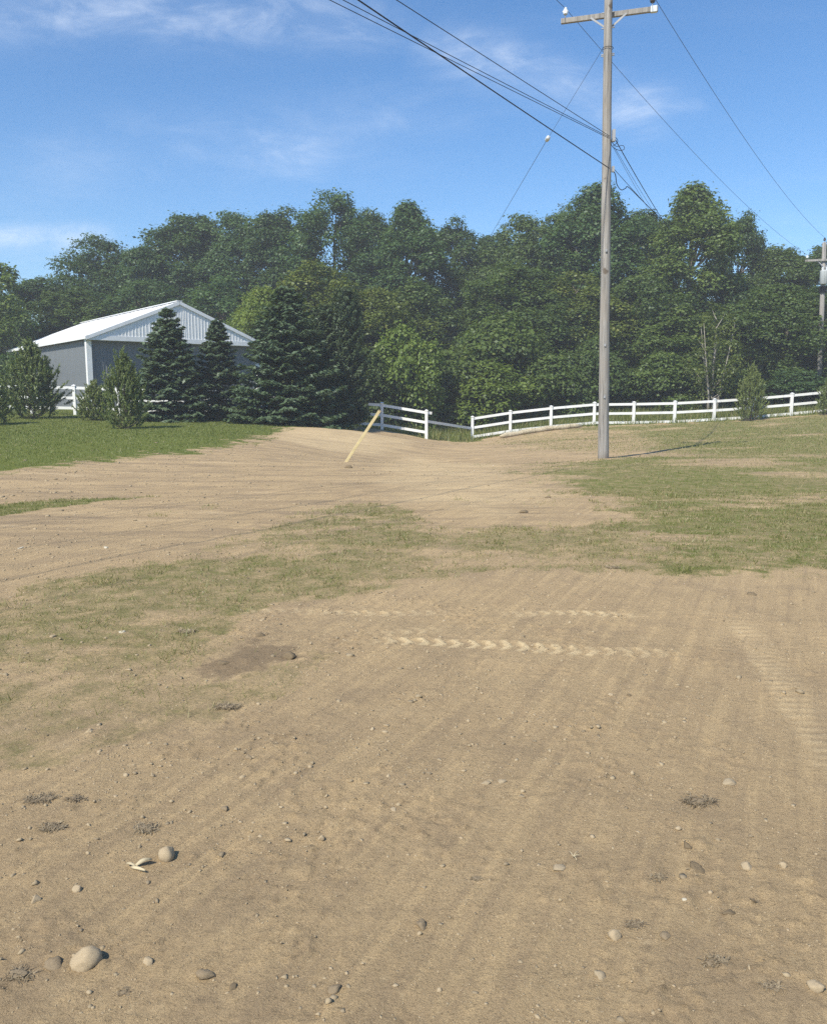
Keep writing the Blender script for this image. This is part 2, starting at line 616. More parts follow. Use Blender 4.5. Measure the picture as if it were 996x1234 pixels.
def masks(x, y):
    jag = fbm(x, y, 1.1, 4, .6, 3.1)
    jag2 = fbm(x, y, .28, 3, .6, 8.4)
    sc = np.clip(np.hypot(x, y) / 12, .35, 2.5)
    g = np.zeros(x.shape)

    def soft(poly, w, amt, gain=1.0):
        d = poly_sd(x, y, poly) / sc + jag * w * 1.8 + jag2 * w * 1.5
        return sstep(-w * .6, w * .6, d) * amt * gain
    gL = soft(LAWN_L, .5, 1.0)
    gP = soft(PATCH, .45, 0.55)
    gR = soft(LAWN_R, .9, 0.66)
    gS = soft(SLIVER, .2, 0.75)
    sp = soft(SPARSE, .4, 0.42)
    bk = soft(BACK, .4, 1.0)
    # bare patches inside
    bare = sstep(.02, .30, fbm(x, y, 2.2, 4, .6, 21.0) + .5 * fbm(x * .35, y, .8, 3, .6, 5))
    gP = gP * (1 - .72 * bare); sp = sp * (1 - .6 * bare)
    bareR = sstep(.03, .3, fbm(x * .45, y * 1.0, 2.4, 4, .6, 33.0))
    gR = gR * (1 - .62 * bareR)
    stray = .30 * sstep(.08, .36, fbm(x, y, 1.3, 4, .62, 161.0)) * sstep(8, 11, y)
    g = np.maximum.reduce([gL, gP, gR, gS, sp, bk, stray])
    # how green (1) or dry (0) the grass is
    green = np.maximum(gL * 1.0, bk * .7)
    hue = .5 + .9 * fbm(x, y, 2.6, 3, .55, 47.0)
    green = np.maximum(green, gR * np.clip(.22 + hue * .55, 0, 1))
    green = np.maximum(green, gP * np.clip(.0 + hue * .55, 0, 1))
    green = np.maximum(green, gS * .5)
    green = np.maximum(green, sp * .2)
    green = np.where(g > .02, green / np.maximum(g, .02), 0)
    return np.clip(g, 0, 1), np.clip(green, 0, 1)


def tracks(x, y):
    h = np.zeros(x.shape); pale = np.zeros(x.shape)
    near = (y < 9.5) & (y > 2) & (np.abs(x) < 6)
    if not near.any(): return h, pale
    X, Y = x[near], y[near]
    hh = np.zeros(X.shape); pp = np.zeros(X.shape)
    wob = fbm(X, Y, .35, 3, .6, 61.0)
    for line, half, per, amp, str_, kind in ((TR_A, .10, .115, .012, 1.0, 'v'), (TR_B, .09, .11, .010, .9, 'v'), (TR_B2, .08, .12, .008, .6, 'v'), (TR_C, .125, .088, .013, .48, 'bar'), (TR_D, .085, .12, .009, .62, 'v')):
        S, T, D, L = line_st(X, Y, line)
        T = T + wob * .05
        ends = sstep(0, .35, np.minimum(S, L - S)) * (0.55 + .45 * sstep(-.25, .15, fbm(X, Y, .6, 2, .5, 71)))
        inside = 1 - sstep(half * .75, half * 1.1, np.abs(T))
        if kind == 'v':
            ph = S / per + np.abs(T) / half * .5 + .12 * wob
            lug = .5 + .5 * np.sin(2 * math.pi * ph)
            lug = sstep(.42, .72, lug + wob * .45)
            ridge = np.exp(-(np.abs(T) - half * 1.05) ** 2 / (.03 ** 2))
            hh += str_ * ends * (inside * (lug * amp - amp * .6) + ridge * amp * .35)
            pp = np.maximum(pp, str_ * ends * inside * (.08 + .92 * lug))
        else:
            ph = S / per + T * 1.3 + .38 * wob
            lug = sstep(.25, .7, .5 + .5 * np.sin(2 * math.pi * ph))
            side = .35 + .65 * sstep(-half * .9, half * .5, -T + wob * .2)
            hh += str_ * ends * inside * (lug * amp - amp * .5) * side
            pp = np.maximum(pp, str_ * ends * inside * (.25 + .75 * lug) * side)
    h[near] = hh; pale[near] = pp
    return h, pale


def Hd(x, y, full=False):
    """ground height with its relief"""
    x = np.asarray(x, float); y = np.asarray(y, float)
    z = H0(x, y)
    r = np.hypot(x, y)
    z = z + .035 * fbm(x, y, 2.6, 3, .5, 1.0) * sstep(3, 9, r) + .03 * fbm(x, y, 1.1, 3, .5, 2.0) * sstep(2, 6, r)
    fade = 1 - sstep(9, 26, r)
    z = z + .020 * fbm(x, y, .55, 3, .55, 11.0) * fade
    rough = .35 + .9 * sstep(-.2, .35, fbm(x, y, 1.5, 2, .5, 15.0) - .10 * (x + .2 * y - .2))
    lump = fbm(x, y, .22, 4, .6, 13.0)
    z = z + .010 * lump * rough * fade
    # broken clods: small steep-sided bumps, gathered in rough spots
    spot = sstep(.0, .35, fbm(x, y, .7, 3, .6, 23.0) + .12 * rough)
    cl_ = sstep(.10, .24, fbm(x, y, .060, 2, .5, 17.0))
    cl2 = sstep(.13, .27, fbm(x, y, .13, 2, .5, 27.0))
    near = 1 - sstep(6, 12, r)
    z = z + (.011 * cl_ + .008 * cl2 + .008 * fbm(x, y, .045, 3, .65, 14.0)) * (.2 + .8 * spot) * near
    # scrape streaks left by the grading blade
    ac_ = x * .906 - y * .423 + .022 * (y - 3) ** 2
    al_ = x * .423 + y * .906
    z = z + (.010 * fbm(ac_ * 7, al_ * .35, 1.0, 3, .6, 19.0) + .006 * fbm(ac_ * 22, al_ * .6, 1.0, 2, .6, 20.0)) * (1 - sstep(5.5, 9, r))
    th, pale = tracks(x, y)
    z = z + th
    if full: return z, pale
    return z


def zat(x, y): return float(Hd(np.array([x]), np.array([y]))[0])


def gp(u, v):
    p = G(u, v)
    return np.array([p[0], p[1], zat(p[0], p[1])])


def build_ground():
    xs = [0.0]
    while xs[-1] < 900:
        a = xs[-1]; xs.append(a + .017 * max(1, (a / 1.2)) ** 1.2)
    xs = np.array([-a for a in reversed(xs[1:])] + xs)
    ysl = [-80, -40, -20, -10, -5, -2, 0, .5, .8, 1.0]
    while ysl[-1] < 1500:
        b = ysl[-1]; st = .0115 * max(1, b / 2) ** 1.28; ysl.append(b + (min(st, .021) if 3.4 < b < 6.6 else st))
    yv = np.array(ysl)
    X, Y = np.meshgrid(xs, yv)
    x, y = X.ravel(), Y.ravel()
    z, pale = Hd(x, y, True)
    g, green = masks(x, y)
    z = z - .05 * sstep(.5, 1, g) * sstep(14, 30, y) * 0
    for poly, amt in ((PALE, .42), (PALE2, .52)):
        d = poly_sd(x, y, poly) / 1.5
        pale = np.maximum(pale, amt * sstep(-.5, .5, d + fbm(x, y, 1.5, 4, .6, 91)) * (.55 + .45 * sstep(-.2, .3, fbm(x * .5, y * 1.4, .9, 3, .6, 93))))
    dmp = sstep(-.12, .14, poly_sd(x, y, DAMP) + .55 * fbm(x, y, .45, 4, .65, 55))
    br = sstep(-.8, .8, poly_sd(x, y, BROWN_R) + 1.2 * fbm(x, y, 1.8, 4, .6, 57))
    g = g * (1 - dmp) * (1 - .5 * br)
    nx, ny = len(xs), len(yv)
    i = np.arange(nx * ny).reshape(ny, nx)
    F = np.stack([i[:-1, :-1], i[:-1, 1:], i[1:, 1:], i[1:, :-1]], -1).reshape(-1, 4)
    me = np_mesh('ground', np.stack([x, y, z], 1), F, M['ground'], True,
                 {'grass': ('POINT', g), 'green': ('POINT', green), 'pale': ('POINT', np.clip(pale, 0, 1)), 'damp': ('POINT', dmp)})
    return tag(link('ground', me), kind='structure')


def ground_mat():
    m, n, l, b = new_mat('graded_earth_and_turf')
    tc = n.new('ShaderNodeTexCoord'); v = tc.outputs['Object']
    big = nnoise(n, l, .55, 5, .6, v)
    mid = nnoise(n, l, 4.5, 7, .68, v)
    sml = nnoise(n, l, 38, 6, .7, v)
    tiny = nnoise(n, l, 190, 4, .65, v)
    r1 = n.new('ShaderNodeMapping'); r1.inputs['Rotation'].default_value = (0, 0, math.radians(25))
    l.new(v, r1.inputs[0])
    r2 = n.new('ShaderNodeMapping'); r2.inputs['Scale'].default_value = (9, .5, 1)
    l.new(r1.outputs[0], r2.inputs[0])
    strk = nnoise(n, l, 1.5, 7, .68, r2.outputs[0], .35)
    c = nramp(n, l, big, [(.25, (0.388, 0.279, 0.158)), (.5, (0.434, 0.316, 0.176)), (.75, (0.481, 0.350, 0.196))])
    c = nmix(n, l, nrange(n, l, mid, .45, .72, 0, .45), c, (0.347, 0.252, 0.150))
    c = nmix(n, l, nrange(n, l, mid, .30, .44, .35, 0), c, (0.544, 0.415, 0.246))
    c = nmix(n, l, nrange(n, l, strk, .50, .61, 0, .70), c, (0.518, 0.377, 0.205))
    c = nmix(n, l, nrange(n, l, strk, .37, .47, .62, 0), c, (0.340, 0.248, 0.147))
    c = nmix(n, l, nrange(n, l, sml, .50, .72, 0, .40), c, (0.330, 0.244, 0.144))
    c = nmix(n, l, nrange(n, l, sml, .26, .42, .35, 0), c, (0.558, 0.428, 0.250))
    c = nmix(n, l, nrange(n, l, tiny, .58, .66, 0, .55), c, (0.622, 0.491, 0.294))
    c = nmix(n, l, nrange(n, l, tiny, .33, .42, .55, 0), c, (0.266, 0.192, 0.111))
    turned = nnoise(n, l, 1.5, 8, .68, v, .6)
    c = nmix(n, l, nrange(n, l, turned, .50, .64, 0, .55), c, (0.324, 0.238, 0.144))
    crev = nnoise(n, l, 24, 9, .78, v, .3)
    c = nmix(n, l, nrange(n, l, crev, .565, .66, 0, .65), c, (0.214, 0.156, 0.092))  # dark crevice specks: shade put into the soil colour, besides moist crumbs
    c = nmix(n, l, nrange(n, l, crev, .34, .43, .5, 0), c, (0.584, 0.449, 0.262))
    f90 = nnoise(n, l, 85, 5, .7, v)
    c = nmix(n, l, nrange(n, l, f90, .55, .63, 0, .60), c, (0.246, 0.181, 0.104))
    sx_ = n.new('ShaderNodeSeparateXYZ'); l.new(v, sx_.inputs[0])
    far = nrange(n, l, sx_.outputs[1], 7.5, 11)
    l2 = n.new('ShaderNodeMapping'); l2.inputs['Scale'].default_value = (.45, 2.6, 1); l.new(v, l2.inputs[0])
    lat = nnoise(n, l, 1.0, 8, .68, l2.outputs[0], .5)
    c = nmix(n, l, nmath(n, l, 'MULTIPLY', far, nrange(n, l, lat, .46, .62, 0, .80)), c, (0.280, 0.207, 0.129))
    c = nmix(n, l, nmath(n, l, 'MULTIPLY', far, nrange(n, l, lat, .32, .42, .35, 0)), c, (0.558, 0.435, 0.271))
    pale = nmath(n, l, 'MULTIPLY', nattr(n, 'pale'), nrange(n, l, sml, .2, .6, .6, 1))
    c = nmix(n, l, nmath(n, l, 'MULTIPLY', pale, .95), c, (0.686, 0.531, 0.306))
    dm = nmath(n, l, 'ADD', nattr(n, 'damp'), nmath(n, l, 'MULTIPLY', nmath(n, l, 'SUBTRACT', mid, .5), 1.3))
    dm = nmath(n, l, 'MULTIPLY', nrange(n, l, dm, .35, .75), nattr(n, 'damp'))
    c = nmix(n, l, nmath(n, l, 'MULTIPLY', dm, .92), c, (0.246, 0.180, 0.109))
    # turf
    gr = nattr(n, 'grass'); gn = nattr(n, 'green')
    gfac = nmath(n, l, 'ADD', gr, nmath(n, l, 'MULTIPLY', nmath(n, l, 'SUBTRACT', sml, .5), .9))
    gfac = nmath(n, l, 'ADD', gfac, nmath(n, l, 'MULTIPLY', nmath(n, l, 'SUBTRACT', mid, .5), 1.1))
    gfac = nmath(n, l, 'MULTIPLY', nrange(n, l, gfac, .2, .8), nrange(n, l, gr, .02, .2))
    turf = nmix(n, l, nrange(n, l, sml, .3, .7), (.098, .118, .024), (.155, .175, .042))
    thatch = nmix(n, l, nrange(n, l, sml, .3, .7), (.180, .155, .066), (.275, .228, .112))
    t = nmix(n, l, nrange(n, l, nmath(n, l, 'ADD', gn, nmath(n, l, 'MULTIPLY', nmath(n, l, 'SUBTRACT', mid, .5), .9)), .12, .8), thatch, turf)
    c = nmix(n, l, gfac, c, t)
    l.new(c, b.inputs['Base Color'])
    b.inputs['Roughness'].default_value = .95
    b.inputs['Specular IOR Level'].default_value = .12
    p = nbump(n, l, crev, .8, .025, b)
    p = nbump(n, l, f90, .8, .008, b, p)
    p = nbump(n, l, sml, .6, .010, b, p)
    p = nbump(n, l, tiny, .7, .004, b, p)
    return m


M['ground'] = ground_mat()
build_ground()

# ------------------------------------------------------------------ grass, straw, crumbs (uncountable)
def blades(name, x, y, L, W, lean, dry, mat, label, base=None):
    N = len(x)
    z = Hd(x, y) - .004
    a = rng.uniform(0, 2 * math.pi, N)
    b = rng.uniform(0, 2 * math.pi, N)
    p = np.stack([x, y, z], 1)
    w = np.stack([np.cos(a), np.sin(a), np.zeros(N)], 1) * (W / 2)[:, None]
    tip = np.stack([np.cos(b) * lean, np.sin(b) * lean, np.sqrt(np.maximum(0.02, 1 - lean ** 2))], 1) * L[:, None]
    V = np.stack([p - w, p + w, p + tip], 1).reshape(-1, 3)
    F = np.arange(N * 3).reshape(-1, 3)
    me = np_mesh(name, V, F, mat, False, {'tint': ('FACE', dry)})
    o = link(name, me)
    o.color = (1, 1, 1, 1)
    return tag(o, label, 'grass', kind='stuff')


def scatter(x0, x1, y0, y1, N, power=1.0):
    return rng.uniform(x0, x1, N), y0 + (y1 - y0) * rng.uniform(0, 1, N) ** power


def fan(Nn, y0, y1, half=.62, pw=1.0):
    yy = y0 + (y1 - y0) * rng.uniform(0, 1, Nn) ** pw
    return rng.uniform(-1, 1, Nn) * (half * yy + 1.0), yy


def keep(x, y, gmin=0.0, kpow=1.0):
    g, gn = masks(x, y)
    g = g * (.35 + .65 * sstep(-.12, .22, fbm(x, y, .16, 3, .6, 141.0))) * (.5 + .5 * sstep(-.15, .2, fbm(x, y, .6, 3, .6, 143.0)))
    dmp = poly_sd(x, y, DAMP) > -.05
    br = poly_sd(x, y, BROWN_R) > .2
    k = (rng.uniform(0, 1, len(x)) < g ** kpow) & (g > gmin) & ~(dmp & (rng.uniform(0, 1, len(x)) < .92)) & ~(br & (rng.uniform(0, 1, len(x)) < .45))
    return x[k], y[k], g[k], gn[k]


def tint_of(gn):
    N = len(gn)
    dryp = np.clip(.88 - gn * .80, .05, .95)
    d = rng.uniform(0, 1, N) < dryp
    return np.where(d, rng.uniform(.84, 1.0, N), rng.uniform(0, .8, N))


x, y = fan(620000, 4.2, 15, .58, .8)
x, y, g, gn = keep(x, y, .08, 1.1)
L = rng.uniform(.02, .065, len(x)) * (.5 + 1.2 * sstep(-.2, .35, fbm(x, y, .35, 3, .6, 151))); W = rng.uniform(.004, .009, len(x)) * np.clip(y / 8, .7, 1.6)
blades('short_grass', x, y, L, W, rng.uniform(.3, .97, len(x)), tint_of(gn), M['grass'], 'thin trampled grass left on the graded dirt in the middle', None)
x, y = fan(560000, 15, 50, .58, .75)
x, y, g, gn = keep(x, y, .1, 1.1)
L = rng.uniform(.03, .085, len(x)); W = rng.uniform(.010, .020, len(x)) * np.clip(y / 22, .8, 1.8)
k = x < 0
blades('lawn_grass', x[k], y[k], L[k], W[k], rng.uniform(.2, .9, k.sum()), tint_of(gn[k]), M['grass'], 'green lawn grass in front of the grey barn')
k = ~k
blades('lawn_grass', x[k], y[k], L[k], W[k], rng.uniform(.3, .95, k.sum()), tint_of(gn[k]), M['grass'], 'mown patchy grass around the utility pole')
# weeds along and behind the fence
x, y = scatter(-7, 34, 46.5, 58, 42000, .7)
k = poly_sd(x, y, BACK) > 0
x, y = x[k], y[k]
hgt = .28 + .5 * np.clip(fbm(x, y, 2.5, 3, .6, 77) + .3, 0, 1) + .3 * sstep(52, 57, y)
blades('meadow_weeds', x, y, hgt * rng.uniform(.5, 1.3, len(x)), rng.uniform(.02, .05, len(x)), rng.uniform(.05, .6, len(x)), np.where(rng.uniform(0, 1, len(x)) < .3, rng.uniform(.82, .95, len(x)), rng.uniform(.1, .8, len(x))), M['grass'], 'tall weeds and grass behind the white fence')
# loose straw on the earth
x, y = fan(26000, 1.4, 14, .55, .9)
clump = fbm(x, y, .9, 3, .6, 101) + .35 * sstep(.05, .6, masks(x, y)[0]) - .12
k = rng.uniform(0, 1, len(x)) < np.clip(.05 + clump * .8, .012, 1)
x, y = x[k], y[k]
o = blades('loose_straw', x, y, rng.uniform(.02, .075, len(x)) * np.where(y < 4, .7, 1), rng.uniform(.0015, .0035, len(x)) * np.clip(y / 3, .7, 2), rng.uniform(.93, .999, len(x)), rng.uniform(.3, 1, len(x)), M['straw'], 'loose dry straw bits scattered over the dirt')
o['category'] = 'straw'

ICO_V = None


def ico(sub):
    import bmesh
    bm = bmesh.new(); bmesh.ops.create_icosphere(bm, subdivisions=sub, radius=1)
    V = np.array([v.co[:] for v in bm.verts]); F = np.array([[v.index for v in f.verts] for f in bm.faces]); bm.free()
    return V, F


def crumbs():
    m, n, l, b = new_mat('soil_crumb')
    l.new(nramp(n, l, nattr(n, 'tint'), [(0, (.22, .172, .108)), (.5, (.335, .262, .160)), (.985, (.365, .285, .178)), (1, (.41, .33, .215))]), b.inputs['Base Color'])  # darker half: shade contrast put into the crumb colour, along with moist clods
    b.inputs['Roughness'].default_value = .95
    oct_v = np.array([[1, 0, 0], [0, 1, 0], [-1, 0, 0], [0, -1, 0], [0, 0, 1], [0, 0, -1.0]])
    oct_f = np.array([[0, 1, 4], [1, 2, 4], [2, 3, 4], [3, 0, 4], [1, 0, 5], [2, 1, 5], [3, 2, 5], [0, 3, 5]])
    for (V0, F0), count, smin, smax, ymax in ((ico(1), 42000, .0038, .0120, 10), ((oct_v, oct_f), 120000, .0020, .0048, 7), (ico(1), 15000, .010, .034, 27), (ico(1), 4500, .0070, .016, 5.5)):
        x, y = fan(count, 1.35 if ymax < 20 else 10, ymax, .56, .85)
        den = .08 + 1.7 * np.clip(fbm(x, y, .7, 4, .65, 121) + .06 - .05 * x, 0, 1) + .4 * np.clip(fbm(x * .8, y, .25, 2, .6, 123), 0, 1)
        if ymax == 5.5: den = 2.2 * np.clip(fbm(x, y, .55, 3, .6, 127) - .10 - .06 * x, 0, 1)
        k = rng.uniform(0, 1, len(x)) < den * (1 - .85 * sstep(.12, .4, masks(x, y)[0]))
        x, y = x[k], y[k]
        N = len(x)
        s = np.minimum(smin + smin * .55 * rng.pareto(2.2, N), smax) * (np.clip(y / 3.2, .8, 1.35) if ymax < 20 else 1)
        z = Hd(x, y) + s * .08
        sc = s[:, None] * np.stack([rng.uniform(.8, 1.5, N), rng.uniform(.7, 1.2, N), rng.uniform(.45, .8, N)], 1)
        a = rng.uniform(0, 6.28, N)
        jit = 1 + rng.uniform(-.55, .45, (N, len(V0)))
        Q = V0[None] * jit[..., None] * sc[:, None, :]
        R = np.empty_like(Q)
        R[..., 0] = Q[..., 0] * np.cos(a)[:, None] - Q[..., 1] * np.sin(a)[:, None] + x[:, None]
        R[..., 1] = Q[..., 0] * np.sin(a)[:, None] + Q[..., 1] * np.cos(a)[:, None] + y[:, None]
        R[..., 2] = Q[..., 2] + z[:, None]
        F = (F0[None] + (np.arange(N) * len(V0))[:, None, None]).reshape(-1, 3)
        t = np.repeat(rng.uniform(0, 1, N), len(F0))
        big = smax > .006
        nm = {7: 'soil_grit', 10: 'soil_crumbs', 27: 'soil_lumps', 5.5: 'clod_scatter'}[ymax]
        me = np_mesh(nm, R.reshape(-1, 3), F, m, False, {'tint': ('FACE', t)})
        tag(link(nm, me), {7: 'fine gritty soil grains on the dirt', 10: 'loose crumbs of dry soil on the near dirt', 27: 'broken soil lumps on the far dirt before the fence', 5.5: 'clusters of small broken clods on the near dirt'}[ymax], 'gravel', kind='stuff')


crumbs()

# ------------------------------------------------------------------ leaf building
def unit(v): return v / np.maximum(np.linalg.norm(v, axis=-1, keepdims=True), 1e-9)


def leaf_quads(C, Nn, T, L, W, r):
    T = unit(T - Nn * (T * Nn).sum(1, keepdims=True))
    B = np.cross(Nn, T)
    L = L[:, None]; W = W[:, None]
    V = np.stack([C - T * L * .5, C + B * W * .5 + Nn * W * .12, C + T * L * .5, C - B * W * .5 + Nn * W * .12], 1).reshape(-1, 3)
    return V, np.arange(len(C) * 4).reshape(-1, 4)


def broadleaf(seed, H, R, base, nl, per, leaf, lump=(.16, .30), top=.55, taper=0.2, spread=1.0, bark='bark', stems=1):
    """crown of leaf lumps carried on limbs; returns (trunk mesh, crown mesh); base = crown bottom as a share of H"""
    r = np.random.default_rng(seed)
    # lump centres
    t = r.uniform(0, 1, nl) ** .9
    prof = np.sin(math.pi * np.clip(t * .93 + .05, 0, 1) ** (1.0 if top > .5 else .72)) ** .62
    az = r.uniform(0, 2 * math.pi, nl)
    t = np.clip(t + r.normal(0, .02, nl), 0, 1.06)
    wob = 1 + .34 * np.sin(az * 2 + seed) * np.cos(t * 5 + seed * 1.3) + r.normal(0, .11, nl)
    rr = R * prof * (1.12 - taper * t * 1.5) * wob * np.sqrt(r.uniform(.25, 1, nl)) * .82
    C = np.stack([np.cos(az) * rr, np.sin(az) * rr, H * base + (H - H * base) * (.05 + .90 * t)], 1)
    sr = r.uniform(*lump, nl) * R * (1.05 - .35 * t)
    # leaves
    n_each = np.maximum(40, (per * (sr / (R * .23)) ** 2)).astype(int)
    idx = np.repeat(np.arange(nl), n_each)
    N = len(idx)
    D = unit(r.normal(0, 1, (N, 3)))
    D[:, 2] = np.where(D[:, 2] < -.55, -D[:, 2] * .9, D[:, 2]); D = unit(D)
    lumpy = 1 + .22 * np.sin(D[:, 0] * 5.1 + idx * 2.3) * np.sin(D[:, 1] * 4.7 + idx) + .16 * np.sin(D[:, 2] * 9 + idx * 1.7)
    rad = sr[idx] * lumpy * (1 + r.normal(0, .20, N) + .55 * (r.uniform(0, 1, N) < .10) * r.uniform(0, 1, N) - .35 * (r.uniform(0, 1, N) < .25) * r.uniform(0, 1, N))
    flat = np.stack([np.ones(N) * spread, np.ones(N) * spread, np.full(N, .92)], 1)
    Pt = C[idx] + D * rad[:, None] * flat
    Nn = unit(D * .9 + np.array([0, 0, .5]) + r.normal(0, .46, (N, 3)))
    T = unit(D + r.normal(0, .8, (N, 3)))
    Ls = leaf * r.uniform(.65, 1.4, N); Ws = Ls * r.uniform(.5, .85, N)
    V, F = leaf_quads(Pt, Nn, T, Ls, Ws, r)
    lt = r.uniform(0, 1, nl)
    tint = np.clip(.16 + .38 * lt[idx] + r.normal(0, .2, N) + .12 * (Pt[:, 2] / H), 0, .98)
    crown = np_mesh('crown', V, F, M['leaf'], False, {'tint': ('FACE', tint)})
    mb = MB()
    for k in range(stems):
        ang = seed + k * 2.4
        off = 0 if stems == 1 else .25
        lean = Vector((math.cos(ang), math.sin(ang), 0)) * (0.05 if stems == 1 else .13) * H
        b0 = Vector((math.cos(ang) * off, math.sin(ang) * off, -.3))
        r0 = max(.035, H * (.017 if stems == 1 else .009))
        mb.tube([b0, b0 + Vector((0, 0, H * .25)) + lean * .15, b0 + Vector((0, 0, H * .55)) + lean * .6, b0 + Vector((0, 0, H * .86)) + lean], [r0 * 1.25, r0, r0 * .6, r0 * .18], 8)
    pick = r.choice(nl, min(nl, 22), replace=False)
    for i in pick:
        c = Vector(C[i]); h0 = max(H * .16, c.z - (.25 + .5 * r.uniform()) * math.hypot(c.x, c.y) - .08 * H)
        s = Vector((0, 0, h0)); r1 = H * .0055
        m_ = s.lerp(c, .5) + Vector((0, 0, -.04 * H * r.uniform()))
        mb.tube([s, m_, c], [r1, r1 * .65, r1 * .2], 5, False)
    trunk = mb.mesh('trunk', M[bark], True)
    return trunk, crown


VAR = {
    'oak1': (broadleaf(11, 19, 5.6, .12, 230, 640, .215, lump=(.10, .24), taper=.04), 19, 5.6),
    'oak2': (broadleaf(12, 19, 5.2, .12, 230, 660, .215, lump=(.09, .23), taper=.2), 19, 5.2),
    'oak3': (broadleaf(13, 18, 5.0, .10, 220, 650, .215, lump=(.10, .23), taper=.1), 18, 5.0),
    'poplar': (broadleaf(14, 19, 4.2, .12, 210, 560, .215, lump=(.11, .25), taper=.26, bark='pale_bark'), 19, 4.2),
    'airy': (broadleaf(15, 13, 4.2, .2, 80, 190, .28, lump=(.15, .28), bark='pale_bark'), 13, 4.2),
    'mid1': (broadleaf(16, 11, 4.2, .06, 170, 450, .18, lump=(.10, .24), taper=.1), 11, 4.2),
    'mid2': (broadleaf(17, 12, 3.8, .06, 170, 450, .18, lump=(.10, .24), taper=.22), 12, 3.8),
    'shrub1': (broadleaf(18, 5, 3.0, .02, 70, 330, .19, lump=(.18, .34), stems=4), 5, 3.0),
    'shrub2': (broadleaf(19, 4.5, 2.6, .02, 70, 300, .19, lump=(.16, .34), stems=4), 4.5, 2.6),
    'thin': (broadleaf(20, 6.5, 1.9, .12, 60, 70, .15, lump=(.16, .32), bark='pale_bark', stems=4), 6.5, 1.9),
}


def plant_tree(name, kind, u, vtop, Y, wpx, tint, label, cat='tree', group=None, sink=0.1):
    (tm, cm), H, R = VAR[kind]
    p = P(u, 480, Y)
    x, y = p[0], Y
    zb = zat(x, y) - sink
    zt = P(u, vtop, Y)[2]
    o = empty(name, (x, y, zb), random.Random(label).uniform(0, 6.28))
    sz = (zt - zb) / (H * .985)
    sxy = (wpx * Y / FPX) / (2 * R * .98) * (1.46 if cat == 'tree' and kind != 'thin' else 1.15)
    o.scale = (sxy, sxy, sz)
    tag(o, label, cat, group)
    link('trunk', tm, o)
    c = link('crown', cm, o)
    c.color = (*tint, 1)
    return o


